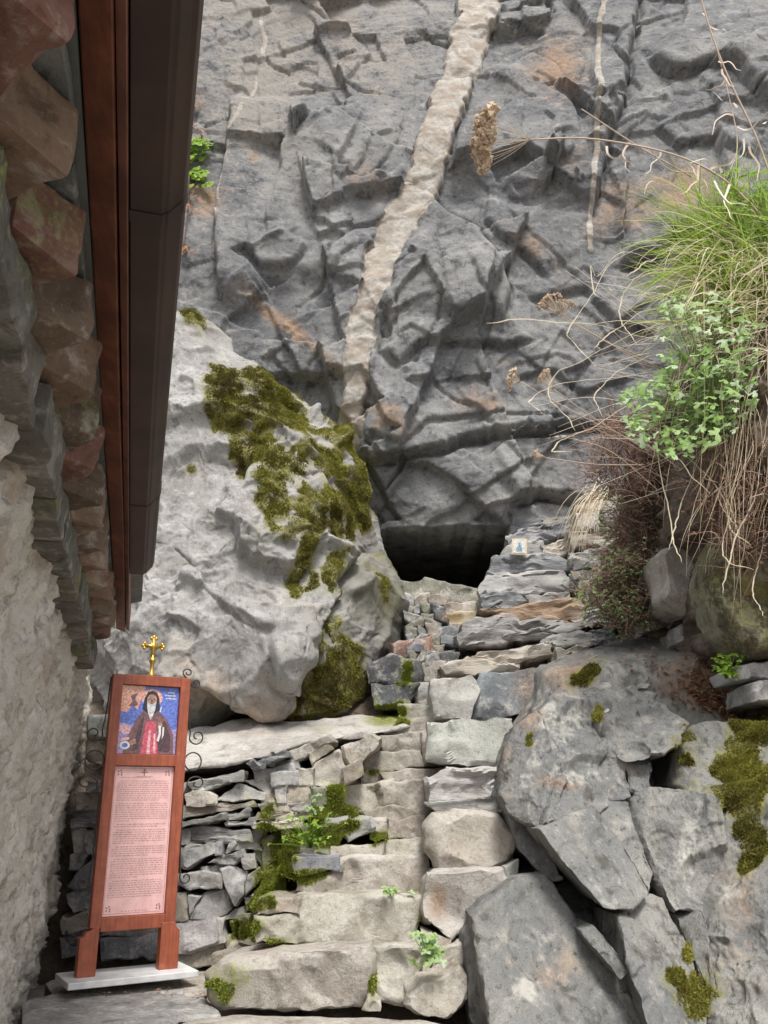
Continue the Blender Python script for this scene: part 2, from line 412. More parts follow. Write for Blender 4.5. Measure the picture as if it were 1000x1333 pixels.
M['earth'] = rock_mat('earth_soil', (0.14, 0.11, 0.085), (0.105, 0.08, 0.06), (0.04, 0.03, 0.022), (0.22, 0.185, 0.15), 2.5, 0.9, fourth=(0.21, 0.18, 0.09), speck=0.7)
M['ground'] = rock_mat('ground_trodden', (0.30, 0.27, 0.235), (0.24, 0.215, 0.19), (0.12, 0.105, 0.09), (0.42, 0.39, 0.35), 2.0, 0.6, speck=0.6)
M['plaster'] = rock_mat('rubble_mortar', (0.58, 0.545, 0.485), (0.50, 0.46, 0.40), (0.21, 0.185, 0.155), (0.68, 0.65, 0.60), 2.2, 0.9, vein=(0.27, 0.26, 0.24), fourth=(0.36, 0.26, 0.19), moss=(0.16, 0.17, 0.07), speck=0.55)
M['corbel'] = rock_mat('corbel_stone', None, None, None, None, 3.0, 0.6, (1, 1, 1), objcol=True, speck=0.35, moss=(0.16, 0.17, 0.06))

# ================================================================== staircase line (distance and height from the photograph)
YD = np.array([(1600, 4.2), (1315, 4.5), (1240, 4.62), (1165, 4.9), (1105, 5.2), (1065, 5.45), (1010, 5.75), (975, 6.0), (950, 6.25), (920, 6.55), (890, 6.9), (860, 7.2), (830, 7.55), (800, 7.9), (780, 8.2), (760, 8.5), (700, 9.0), (640, 9.3)], float)[::-1]
def Dy(y): return np.interp(y, YD[:, 0], YD[:, 1])
_sz = P(np.full(len(YD), 500.0), YD[:, 0], YD[:, 1])
def stair_z(Y):
    o = np.argsort(_sz[:, 1]); return np.interp(Y, _sz[o, 1][2:14], _sz[o, 2][2:14])

# ================================================================== ground
def build_ground():
    xs = np.concatenate([np.linspace(-60, -4, 12)[:-1], np.linspace(-4, 4, 120), np.linspace(4, 60, 12)[1:]])
    ys = np.concatenate([np.linspace(-60, -1, 12)[:-1], np.linspace(-1, 7, 120), np.linspace(7, 60, 10)[1:]])
    X, Y = np.meshgrid(xs, ys, indexing='ij'); p = np.stack([X.ravel(), Y.ravel(), 0 * X.ravel()], 1)
    z = -0.10 - 0.62 * sstep(4.1, 2.2, p[:, 1]) + 0.03 * fbm(p * 1.7, 4)
    p[:, 2] = z
    me = mk_mesh('ground', p, grid_faces(len(xs), len(ys)), M['ground']); set_mask(me, np.zeros((len(p), 4)))
    return link('ground', me, kind='structure')
ground = build_ground()
def hill_z(X, Y):
    z = stair_z(Y) - 0.36
    z = z + 1.05 * sstep(1.6, 2.4, X) * sstep(5.4, 6.6, Y) + 0.35 * sstep(2.0, 6.0, X)
    left = sstep(-0.25, -0.6, X) * sstep(5.75, 5.65, Y) + sstep(-0.62, -1.0, X) * sstep(5.65, 5.75, Y)
    ledge = 0.86 + 0.62 * (Y - 5.75)
    z = z * (1 - left) + left * np.where(Y < 5.72, -0.25, np.minimum(ledge, 2.6))
    inside = sstep(8.9, 9.6, Y); z = z * (1 - inside) + inside * np.minimum(z, 2.86)
    return z
def build_hill():
    xs = np.linspace(-7, 8, 300); ys = np.linspace(4.62, 13.5, 200)
    X, Y = np.meshgrid(xs, ys, indexing='ij'); p = np.stack([X.ravel(), Y.ravel(), 0 * X.ravel()], 1)
    p[:, 2] = hill_z(p[:, 0], p[:, 1]) + 0.05 * fbm(p * 2.5, 4)
    me = mk_mesh('hillside', p, grid_faces(len(xs), len(ys)), M['earth']); set_mask(me, np.zeros((len(p), 4)))
    return link('hillside', me, kind='structure')
hill = build_hill()

# ================================================================== cliff with the cave
def blob(x, y, lst, nz=0):
    r = np.zeros(x.shape)
    for (bx, by, rx, ry, ang, s) in lst:
        c, n = math.cos(R(ang)), math.sin(R(ang)); dx, dy = x - bx, y - by
        u = (dx * c + dy * n) / rx; v = (-dx * n + dy * c) / ry
        r = np.maximum(r, s * np.exp(-(u * u + v * v)))
    return r
VEIN = [(650, -90), (640, -30), (624, 10), (611, 60), (588, 125), (566, 190), (545, 248), (521, 288), (498, 340), (480, 395), (468, 440), (462, 500), (455, 570), (448, 610)]
VEINW = np.array([24, 24, 24, 25, 25, 23, 24, 24, 20, 18, 18, 17, 13, 9]) * 1.0
# polyline, protruding side (-1 above/left of travel, +1 below/right), step height m, reach px, groove depth m, groove width px
CR = [
 ([(432, 520), (470, 600), (520, 603), (562, 595), (640, 573), (700, 568), (800, 560), (900, 540)], -1, 0.16, 90, 0.13, 4),
 ([(486, 452), (520, 476), (548, 452), (600, 447), (650, 456), (700, 440)], -1, 0.12, 60, 0.05, 4),
 ([(540, 255), (590, 283), (625, 305), (655, 345), (664, 385), (650, 440)], 1, 0.20, 110, 0.08, 4),
 ([(632, 110), (662, 88), (690, 73), (722, 92), (745, 140), (756, 190), (770, 250)], 1, 0.10, 60, 0.03, 3),
 ([(838, -20), (832, 18), (822, 70), (814, 128), (795, 165), (780, 240), (764, 292)], 1, 0.20, 110, 0.10, 5),
 ([(838, 70), (858, 92), (885, 106), (930, 82), (960, 95), (990, 130), (1060, 140)], -1, 0.26, 80, 0.06, 4),
 ([(772, 136), (795, 132), (818, 122)], -1, 0.12, 40, 0.0, 3),
 ([(322, 335), (345, 360), (372, 362), (390, 348), (402, 325)], -1, 0.12, 60, 0.03, 3),
 ([(395, 170), (430, 148), (470, 165), (500, 190), (545, 200)], 1, 0.10, 80, 0.0, 3),
 ([(303, 120), (300, 180), (288, 240), (280, 330), (290, 400)], -1, 0.30, 120, 0.04, 4),
 ([(800, 350), (845, 345), (880, 312), (930, 290), (1010, 268)], -1, 0.30, 80, 0.12, 6),
 ([(500, 610), (560, 608), (592, 625), (622, 660), (662, 690)], -1, 0.16, 50, 0.02, 3),
 ([(640, 250), (628, 285), (660, 318), (690, 340), (712, 372)], -1, 0.10, 60, 0.04, 4),
 ([(664, 662), (700, 648), (760, 655), (830, 640)], -1, 0.16, 60, 0.12, 5),
 ([(470, 560), (520, 585), (560, 560), (640, 548)], -1, 0.08, 40, 0.02, 3),
 ([(600, 330), (640, 410), (620, 470), (640, 545)], -1, 0.06, 40, 0.03, 2),
 ([(250, 270), (300, 300), (330, 300)], 1, 0.10, 50, 0.02, 3),
 ([(700, 200), (730, 225), (745, 205)], -1, 0.08, 30, 0.01, 3),
 ([(490, 300), (485, 345), (520, 400), (500, 450)], 1, 0.07, 50, 0.02, 2),
 ([(850, 170), (880, 200), (930, 190), (980, 215)], -1, 0.14, 50, 0.04, 3),
 ([(690, 395), (760, 380), (800, 420), (850, 440)], -1, 0.10, 60, 0.04, 3),
 ([(660, 500), (720, 490), (760, 520), (830, 500)], -1, 0.09, 50, 0.03, 3),
]
def build_cliff():
    xs = np.linspace(-7.5, 9.0, 900)
    t = np.linspace(0, 1, 640); zs = 2.5 + 17.5 * (0.5 * t + 0.5 * t * t)
    X, Z = np.meshgrid(xs, zs, indexing='ij'); X = X.ravel(); Z = Z.ravel()
    Y = np.interp(Z, [2.5, 3.7, 4.3, 5.0, 6.4, 8.7, 11.3, 14, 20], [8.75, 8.62, 8.45, 8.3, 8.25, 8.5, 9.0, 9.7, 12.0])
    Y = Y + 0.10 * (X + 0.5) ** 2 / 6 - 0.35 * sstep(2.0, 7.0, X) * 3
    Y = Y - 0.6 * sstep(-2.6, -5.5, X) * 1.2
    px, py = proj(np.stack([X, Y, Z], 1))
    p2 = np.stack([X, Z], 1).astype(np.float32); p3 = np.stack([X, np.zeros_like(X), Z], 1)
    w = np.stack([pn(p3 * 0.9 + 3), pn(p3 * 0.9 + 31)], 1); w2 = np.stack([pn(p3 * 3.1 + 5), pn(p3 * 3.1 + 51)], 1)
    rot = np.array([[0.88, 0.47], [-0.47, 0.88]]); q = p2 @ rot.T
    h1 = facets(q * np.array([0.50, 0.72]) + w * 0.2, 0.6, 0.30, 'min')
    g1 = facets(q * np.array([0.75, 1.05]) + w * 0.25 + 7.7, 0.6, 0.30, 'max')
    h2, e2 = plates(q * np.array([1.1, 1.9]) + w * 0.7 + w2 * 0.10, 0.95, 0.9)
    g2 = facets(q * np.array([2.3, 3.6]) + w * 0.8 + w2 * 0.12 + 3.3, 0.9, 0.6, 'min')
    h3, e3 = plates(q * np.array([4.2, 8.0]) + w * 1.5 + w2 * 0.45, 0.95, 0.9)
    g3 = facets(q * np.array([7.0, 11.0]) + w * 1.5 + w2 * 0.4 + 1.3, 0.9, 0.6, 'min')
    rough = 0.25 + 0.75 * sstep(-0.3, 0.4, fbm(p3 * 0.8 + 40, 2)); r2 = sstep(-0.1, 0.35, fbm(p3 * 1.3 + 90, 2))
    d = 0.42 * h1 - 0.20 * g1 + 0.03 * h2 * r2 + 0.02 * g2 * rough + 0.008 * h3 * rough * r2 + 0.012 * g3 * rough
    d += 0.14 * fbm(p3 * 0.45, 2) + 0.006 * fbm(p3 * np.array([6, 1, 9]) + 8, 4, gain=0.55) + 0.006 * ridged(p3 * np.array([3.5, 1, 6.2]) + w[:, :1] * 0.5, 3) * rough
    nx_, nz_ = len(xs), len(zs); G = (Y + d).reshape(nx_, nz_); rs = np.random.RandomState(5); Xg = X.reshape(nx_, nz_); Zg = Z.reshape(nx_, nz_); w2g = w2[:, 0].reshape(nx_, nz_); w2h = w2[:, 1].reshape(nx_, nz_)
    for cnt, dep, rad, tl in ((75, 0.22, 1.35, 0.5), (120, 0.07, 0.85, 0.4), (260, 0.026, 0.40, 0.5), (900, 0.010, 0.17, 0.7)):
        for q_ in range(cnt):
            i = rs.randint(40, nx_ - 40); j = int(nz_ * rs.rand() ** 1.3 * 0.93) + 3; r = rad * rs.uniform(0.5, 1.5)
            di = int(1.7 * r / (xs[1] - xs[0])); dj = int(1.7 * r / (zs[min(j + 1, nz_ - 1)] - zs[j - 1]) * 2) + 1
            i0, i1, j0, j1 = max(0, i - di), min(nx_, i + di + 1), max(0, j - dj), min(nz_, j + dj + 1)
            ga = (G[min(i1, nx_ - 1), j] - G[i0, j]) / (xs[min(i1, nx_ - 1)] - xs[i0]); gb = (G[i, min(j1, nz_ - 1)] - G[i, j0]) / (zs[min(j1, nz_ - 1)] - zs[j0])
            dx_, dz_ = Xg[i0:i1, j0:j1] - xs[i], Zg[i0:i1, j0:j1] - zs[j]; wx = dx_ + 0.05 * w2g[i0:i1, j0:j1]; wz = dz_ + 0.05 * w2h[i0:i1, j0:j1]
            win = np.full(dx_.shape, 9.0); a0_ = rs.choice([0.45, 0.45, 1.35, 2.3]) + rs.normal() * 0.2
            for k_, (da_, f_) in enumerate(((0, 1.25), (math.pi, 1.25), (1.35, 0.55), (1.35 + math.pi, 0.55), (0.7, 1.0))):
                th = a0_ + da_ + rs.normal() * 0.18; win = np.minimum(win, r * f_ * rs.uniform(0.6, 1.2) - (wx * math.cos(th) + wz * math.sin(th)))
            g_ = G[i0:i1, j0:j1]; pl_ = G[i, j] + dep * rs.uniform(0.25, 0.9) + (ga + tl * dep / r * rs.normal()) * dx_ + (gb + tl * dep / r * rs.normal()) * dz_
            G[i0:i1, j0:j1] = g_ + (np.clip(pl_, g_, g_ + 1.3 * dep) - g_) * sstep(0.0, 0.010 + 0.08 * dep, win)
    d0_ = d.copy(); d = G.ravel() - Y; d0_ += np.mean(d - d0_)
    d += 0.007 * fbm(p3 * np.array([7, 1, 11]) + 8, 4, gain=0.6)
    d = d - np.mean(d[(px > 200) & (px < 1000) & (py > 0) & (py < 700)]) + 0.05
    # random short fractures: a groove with one side standing proud
    dg = d.reshape(nx_, nz_)
    for q_ in range(120):
        x_ = rs.uniform(-4.5, 6.0); z_ = 3.6 + 11 * rs.rand() ** 1.4; an = rs.choice([0.45, 1.4, -0.2, 2.2], p=[.42, .28, .18, .12]) + rs.normal() * 0.25; pts_ = [(x_, z_)]; L_ = rs.uniform(0.15, 0.42)
        for k_ in range(rs.randint(2, 6)): an += rs.normal() * 0.38; x_ += L_ * math.cos(an); z_ += L_ * math.sin(an); pts_.append((x_, z_))
        bx = [a_ for a_, b_ in pts_]; bz = [b_ for a_, b_ in pts_]; rc = rs.uniform(0.15, 0.5)
        i0, i1 = np.searchsorted(xs, [min(bx) - 2 * rc, max(bx) + 2 * rc]); j0, j1 = np.searchsorted(zs, [min(bz) - 2 * rc, max(bz) + 2 * rc])
        if i1 - i0 < 4 or j1 - j0 < 4: continue
        sl = (slice(i0, i1), slice(j0, j1)); wv = 0.035 * w2[:, 0].reshape(nx_, nz_)[sl] + 0.05 * w[:, 0].reshape(nx_, nz_)[sl]
        ds, si, en = seg_dist(Xg[sl] + wv, Zg[sl] + wv, pts_); fade = sstep(0, .2, en) * sstep(1, .8, en); sd_ = -1 if abs(math.cos(an)) > .5 else rs.choice([-1, 1])
        if sd_ == -1 and math.cos(an) > 0: sd_ = 1      # upper side overhangs
        dg[sl] += -rs.uniform(0.01, 0.04) * sstep(-.012, .012, si * sd_ * ds) * np.exp(-(ds / rc) ** 2) * fade + rs.uniform(.0, .05) * np.exp(-(ds / .02) ** 2) * (.3 + .7 * fade)
    d = dg.ravel()
    px, py = proj(np.stack([X, Y + d, Z], 1))
    jx = 5 * w2[:, 0] + 7 * w[:, 0]; jy = 5 * w2[:, 1] + 7 * w[:, 1]
    for pl, sd, hgt, reach, gd, gw in CR:
        bx = [a for a, b_ in pl]; by = [b_ for a, b_ in pl]
        m = np.where((px > min(bx) - reach * 2.2) & (px < max(bx) + reach * 2.2) & (py > min(by) - reach * 2.2) & (py < max(by) + reach * 2.2))[0]
        if not len(m): continue
        ds, si, en = seg_dist(px[m] + jx[m], py[m] + jy[m], pl)
        fade = sstep(0, 0.12, en) * sstep(1, 0.88, en)
        on = sstep(-2.5, 2.5, si * sd * ds)
        d[m] += -0.8 * hgt * on * np.exp(-(ds / (1.25 * reach)) ** 2) * fade
        d[m] += gd * np.exp(-(ds / gw) ** 2) * (0.4 + 0.6 * fade)
    # the pale vein stands a little proud
    vj = pn(p3 * 13 + 4); vk = pn(p3 * 27 + 9)
    vx, _, ve = seg_dist(px + 3 * w2[:, 0] + 2.5 * vj + 1.6 * vk, py + 3 * w2[:, 1], VEIN)
    vw = np.interp(ve * (len(VEIN) - 1), np.arange(len(VEIN)), VEINW) * (0.98 + 0.35 * pn(p3 * 2.2 + 70) + 0.2 * pn(p3 * 6 + 1))
    vein = sstep(2.0, -2.0, vx - vw)
    d = d + 0.65 * vein * (d0_ - np.mean(d0_[vein > .5]) + np.mean(d[vein > .5]) - d) - 0.06 * sstep(1.5, -4, vx - vw) + vein * 0.02 * fbm(p3 * 6 + 3, 3)
    tv, _, _ = seg_dist(px + 4 * w2[:, 0], py, [(792, -60), (783, 10), (774, 70), (776, 130), (772, 200), (766, 290), (770, 330)])
    tvein = sstep(5.5, 2.0, tv - 2.0 * pn(p3 * 5 + 9))
    tv2, _, _ = seg_dist(px + 4 * w2[:, 0], py, [(282, 320), (290, 250), (302, 190), (330, 120), (345, 60), (340, 10)])
    wl, _, _ = seg_dist(px, py + 2 * w2[:, 0], [(668, 574), (700, 572), (735, 570)])
    d -= 0.03 * tvein
    Y = Y + d
    # cave: below the lip the rock turns back into the hill
    px, py = proj(np.stack([X, Y, Z], 1))
    lip = np.interp(px, [400, 470, 500, 545, 600, 655, 690, 700], [720, 696, 690, 686, 684, 684, 688, 700]) + 2 * w2[:, 0]
    inx = sstep(395, 420, px) * sstep(712, 690, px)
    cav = sstep(0, 4, py - lip) * inx
    Y = Y + 3.6 * cav
    V = np.stack([X + 0.25 * d * 0.0, Y, Z], 1)
    # masks
    big = fbm(p3 * 0.8 + 11, 4); med = fbm(p3 * 2.6 + 21, 4)
    rust = blob(px, py, [(725, 85, 40, 45, 30, .75), (690, 320, 35, 22, 30, .6), (820, 270, 60, 45, -20, .55), (890, 250, 70, 40, 0, .7), (268, 258, 30, 28, 0, .65), (375, 425, 75, 13, 40, .75),
                         (505, 540, 35, 22, 30, .65), (625, 520, 40, 22, 10, .6), (720, 395, 20, 18, 0, .5), (745, 215, 22, 30, 0, .4), (330, 205, 8, 14, 0, .8), (470, 230, 60, 22, 20, .40), (440, 40, 120, 30, 60, .40)])
    rust = rust + 0.22 * med
    pale = 0.34 * sstep(330, 60, py) * sstep(640, 480, px) + 0.24 * sstep(250, 0, py) + 0.32 * big
    pale += blob(px, py, [(560, 240, 40, 40, 0, .3), (350, 140, 60, 90, 0, .35)]) - 0.5 * sstep(420, 620, py) - 0.35 * blob(px, py, [(632, 262, 26, 34, -30, 2.0), (430, 160, 50, 18, 10, 1), (645, 150, 30, 40, 0, 1)])
    veinm = np.maximum(np.maximum(vein, 0.85 * tvein), np.maximum(0.72 * sstep(5, 1, tv2) * (med > -0.1), 0.9 * sstep(2.5, 1, wl) * (med > -0.15)))
    moss = blob(px, py, [(632, 262, 20, 30, -30, 0.0)])
    me = mk_mesh('cliff', V, grid_faces(len(xs), len(zs)), M['cliff'])
    set_mask(me, np.stack([moss, np.clip(rust, 0, 1), veinm, np.clip(pale, 0, 1)], 1))
    return link('cliff', me, kind='structure')
cliff = build_cliff()

# ================================================================== shaped rock from an outline on the photograph and a depth surface
def sq_grid(n):
    a = np.linspace(-1, 1, n + 1); A, B = np.meshgrid(a, a, indexing='ij'); A = A.ravel(); B = B.ravel()
    r = np.maximum(np.abs(A), np.abs(B)); rr = np.maximum(r, 1e-9); a_, b_ = A / rr, B / rr
    t = np.where(b_ <= -1 + 1e-9, (a_ + 1) / 2, np.where(a_ >= 1 - 1e-9, 1 + (b_ + 1) / 2, np.where(b_ >= 1 - 1e-9, 2 + (1 - a_) / 2, 3 + (1 - b_) / 2)))
    return r, (t / 4) % 1.0
_gc = {}
def outline_grid(poly, n, centre=None, harm=0):
    """map a square grid onto a star shaped polygon; returns uv, r, ring indices (in order), quad faces"""
    if n not in _gc:
        r, t = sq_grid(n); idx = np.arange((n + 1) ** 2).reshape(n + 1, n + 1)
        ring = np.concatenate([idx[:-1, 0], idx[-1, :-1], idx[:0:-1, -1], idx[0, :0:-1]])
        _gc[n] = (r, t, ring, grid_faces(n + 1, n + 1))
    r, t, ring, F = _gc[n]
    p = np.asarray(poly, float); q = np.vstack([p, p[:1]]); L = np.concatenate([[0], np.cumsum(np.hypot(*np.diff(q, axis=0).T))]); L /= L[-1]
    bx = np.interp(t, L, q[:, 0]); by = np.interp(t, L, q[:, 1]); c = np.mean(p, 0) if centre is None else np.array(centre, float)
    uv = np.stack([c[0] + r * (bx - c[0]), c[1] + r * (by - c[1])], 1)
    if harm:        # relax the inside so that outlines that are not star shaped do not fold
        g = uv.reshape(n + 1, n + 1, 2)
        for _ in range(harm): g[1:-1, 1:-1] = 0.25 * (g[:-2, 1:-1] + g[2:, 1:-1] + g[1:-1, :-2] + g[1:-1, 2:])
        uv = g.reshape(-1, 2)
    return uv, r, ring, F
def rock_body(poly, Dfun, n, back, rnd, edge=0.16, centre=None, rings=6, shrink=0.12, harm=0):
    """front grid + rolled edge + sides running back + cap.  Dfun(px, py) gives the distance of the face"""
    uv, r, ring, F = outline_grid(poly, n, centre, harm)
    D = Dfun(uv[:, 0], uv[:, 1])
    k = np.clip((r - (1 - edge)) / edge, 0, 1)
    V = P(uv[:, 0], uv[:, 1], D); V[:, 1] += rnd * (1 - np.sqrt(1 - 0.98 * k * k))
    c = V.mean(0); m = len(ring); parts = [V]; prev = ring; Fs = [F]; o = len(V)
    for j in range(1, rings + 1):
        f = j / rings; w = V[ring].copy(); w[:, 1] += back * f
        w[:, 0] += (c[0] - w[:, 0]) * shrink * f * f; w[:, 2] += (c[2] - w[:, 2]) * shrink * f * f
        cur = np.arange(o, o + m); parts.append(w); o += m; nx = np.roll(np.arange(m), -1)
        Fs.append(np.stack([prev, cur, cur[nx], prev[nx]], 1)[:, ::1]); prev = cur
    cc = parts[-1].mean(0, keepdims=True); parts.append(cc); nx = np.roll(np.arange(m), -1)
    Fs.append(np.stack([prev, np.full(m, o), prev[nx]], 1))
    V = np.vstack(parts); 
    return V, Fs, len(uv)
def orient(V, Fs):
    """make the front (first face block) look at the camera, flip everything else to agree"""
    f = Fs[0][len(Fs[0]) // 2]; n = np.cross(V[f[2]] - V[f[0]], V[f[3]] - V[f[1]])
    if n[1] > 0: Fs[0] = Fs[0][:, ::-1]
    out = [Fs[0]]
    c = V.mean(0)
    for f in Fs[1:]:
        a = V[f[:, 0]]; nn = np.cross(V[f[:, 1]] - a, V[f[:, 2]] - a); ctr = V[f].mean(1)
        s = np.sum(nn * (ctr - c), 1).sum()
        out.append(f[:, ::-1] if s < 0 else f)
    return out

# ---------------------------------------------------------------- boulder
B_OUT = [(236, 387), (268, 408), (300, 438), (345, 478), (400, 520), (440, 556), (468, 606), (487, 650), (494, 690), (514, 722), (525, 768), (512, 812), (482, 850), (474, 888), (440, 915), (392, 942), (350, 932),
         (300, 934), (258, 952), (200, 930), (120, 915), (80, 840), (75, 700), (90, 560), (130, 450), (180, 395)]
B_D = rbf([(236, 387, 7.75), (300, 440, 7.55), (400, 520, 7.35), (470, 610, 7.3), (490, 690, 7.35), (522, 768, 7.25), (480, 850, 7.0), (440, 915, 6.75), (380, 940, 6.62), (300, 930, 6.5), (240, 950, 6.4),
           (300, 560, 6.95), (250, 480, 7.3), (220, 600, 6.85), (360, 620, 6.75), (420, 640, 6.95), (300, 700, 6.62), (370, 720, 6.60), (440, 700, 6.95), (250, 790, 6.26), (330, 800, 6.26), (380, 850, 6.36), (300, 870, 6.3),
           (440, 800, 6.75), (470, 760, 6.98), (420, 870, 6.55), (180, 700, 6.5), (170, 800, 6.28), (200, 890, 6.3), (90, 700, 6.7), (100, 500, 7.4), (100, 850, 6.5), (190, 400, 7.8)])
B_MOSS = [(272, 470), (300, 478), (345, 490), (402, 505), (440, 560), (478, 612), (488, 650), (482, 672), (448, 690), (424, 716), (434, 742), (412, 765), (385, 768), (376, 730), (392, 690), (362, 692), (345, 668), (330, 630), (318, 600), (300, 560), (262, 522)]
B_MOSS2 = [(470, 640), (490, 660), (470, 720), (455, 780), (470, 830), (478, 900), (440, 918), (392, 942), (366, 925), (395, 860), (430, 800), (428, 760), (440, 700)]
B_CR = [([(165, 690), (215, 697), (262, 726), (300, 752), (345, 768), (382, 792), (398, 835), (402, 880)], 1, 0.12, 70, 0.10, 4),
        ([(318, 700), (300, 660), (318, 634), (345, 660)], 1, 0.06, 40, 0.03, 3),
        ([(268, 640), (300, 655), (330, 700), (385, 720), (398, 735)], -1, 0.13, 60, 0.04, 3),
        ([(408, 880), (412, 830), (440, 790), (470, 750), (492, 700)], -1, 0.16, 60, 0.08, 5),
        ([(345, 830), (350, 870), (385, 890), (400, 850)], -1, 0.10, 40, 0.04, 3),
        ([(200, 870), (260, 880), (330, 900), (390, 905)], -1, 0.25, 50, 0.05, 4),
        ([(225, 760), (270, 775), (320, 815), (350, 830)], -1, 0.05, 40, 0.02, 3),
        ([(236, 470), (270, 482), (300, 520)], 1, 0.05, 40, 0.03, 2), ([(395, 545), (425, 555), (440, 585)], -1, 0.10, 25, 0.03, 2),
        ([(430, 600), (450, 640), (430, 660)], 1, 0.08, 30, 0.02, 2)]
def add_cracks(px, py, d, cr, jx, jy, mscale=1.0):
    for pl, sd, hgt, reach, gd, gw in cr:
        ds, si, en = seg_dist(px + jx, py + jy, pl); fade = sstep(0, 0.12, en) * sstep(1, 0.88, en)
        d += -hgt * mscale * sstep(-3.0, 3.0, si * sd * ds) * np.exp(-(ds / reach) ** 2) * fade
        d += gd * mscale * np.exp(-(ds / gw) ** 2) * (0.4 + 0.6 * fade)
    return d
def build_boulder():
    V, Fs, nf = rock_body(B_OUT, B_D, 330, 1.7, 0.55, 0.30, (300, 690), 40, 0.15)
    Fs = orient(V, Fs); N = vnorm(V, Fs); px, py = proj(V)
    w = np.stack([pn(V * 1.1 + 3), pn(V * 1.1 + 13), pn(V * 1.1 + 23)], 1); w2 = np.stack([pn(V * 4 + 3), pn(V * 4 + 13), pn(V * 4 + 23)], 1)
    h1 = facets(V * 0.95 + w * 0.3, 0.8, 0.5, 'max'); h2 = facets(V * 2.4 + w * 0.4 + w2 * 0.1, 0.9, 0.6, 'max'); h3 = facets(V * 7 + w2 * 0.3, 0.9, 0.6, 'min'); g2 = facets(V * 1.7 + w * 0.3 + 5, 0.9, 0.6, 'min')
    rough = 0.35 + 0.65 * sstep(-0.3, 0.3, fbm(V * 1.2 + 44, 2))
    up = 0.14 * h1 + 0.05 * h2 * rough - 0.06 * g2 + 0.03 * fbm(V * 1.8, 3)
    up = up - up.mean() + 0.09; fine_ = 0.010 * fbm(V * 8, 4, gain=0.6) - 0.007 * h3 * rough
    d = np.zeros(len(V)); add_cracks(px, py, d, B_CR, 1.5 * w2[:, 0] + 6 * w[:, 0], 1.5 * w2[:, 1] + 6 * w[:, 1])
    front = np.zeros(len(V)); front[:nf] = 1
    pits = sstep(0.28, 0.5, pn(V * 16 + 5)) * (0.3 + 0.7 * sstep(0, 0.4, pn(V * 1.5 + 60)))
    V2 = V + N * up[:, None]
    for cnt, dep, rad, tl, sd in ((46, 0.12, 0.75, 0.9, 1), (150, 0.05, 0.36, 1.0, 2), (380, 0.018, 0.18, 1.0, 3), (600, 0.007, 0.09, 1.0, 4)):
        V2 = chip(V2, N, cnt, dep, rad, tl, sd)
    V2 = V2 - N * (d * front)[:, None]
    V2 = chip(V2, N, 160, 0.02, 0.2, 0.9, 6)
    V2 = V2 + N * (fine_ - 0.012 * pits)[:, None]
    s1 = poly_sd(px + 10 * w2[:, 0] + 9 * w[:, 0], py + 10 * w2[:, 1] + 9 * w[:, 1], B_MOSS); s2 = poly_sd(px + 9 * w2[:, 0], py + 9 * w2[:, 1], B_MOSS2)
    mid = fbm(V * 3.0 + 80, 3)
    brk = fbm(V * 6.5 + 11, 3); moss = sstep(-14, 12, s1) * (0.80 + 0.45 * mid + 0.5 * brk)
    moss = np.maximum(moss, sstep(-14, 12, s2) * (0.74 + 0.5 * mid + 0.5 * brk + 0.22 * sstep(840, 890, py)))
    moss = np.maximum(moss, blob(px, py, [(250, 425, 30, 9, 35, .75), (292, 440, 40, 9, 40, .7), (320, 465, 30, 8, 35, .7), (240, 572, 10, 7, 0, .9), (505, 760, 14, 50, -10, .55), (330, 905, 60, 14, 10, .35), (490, 920, 40, 20, 0, .8)]) + 0.15 * mid * (px > 430))
    moss *= 1 - 0.9 * blob(px, py, [(426, 545, 18, 14, 30, 1), (418, 610, 12, 26, -20, .9), (440, 700, 24, 20, 0, .75), (410, 735, 14, 20, 20, .8), (450, 775, 18, 16, 0, .8)])
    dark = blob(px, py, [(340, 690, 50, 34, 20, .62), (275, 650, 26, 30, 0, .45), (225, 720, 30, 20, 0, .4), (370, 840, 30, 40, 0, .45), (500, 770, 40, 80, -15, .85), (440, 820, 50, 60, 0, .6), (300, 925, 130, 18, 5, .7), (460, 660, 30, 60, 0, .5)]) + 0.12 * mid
    rust = blob(px, py, [(300, 900, 120, 40, 8, .55), (395, 800, 18, 40, 0, .5), (350, 760, 40, 12, 25, .5), (480, 660, 14, 60, -20, .4), (220, 850, 60, 40, 0, .35)]) + 0.2 * mid
    me = mk_mesh('boulder', V2, Fs, M['boulder'])
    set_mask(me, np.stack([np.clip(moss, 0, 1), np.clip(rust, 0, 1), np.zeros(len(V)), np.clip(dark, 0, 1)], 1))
    o = link('boulder', me, None, 'huge pale boulder with a broad olive moss patch, leaning against the grey cliff', 'boulder')
    return o, V2, Fs, np.clip(moss, 0, 1), nf
boulder, bV, bF, bMoss, bnf = build_boulder()

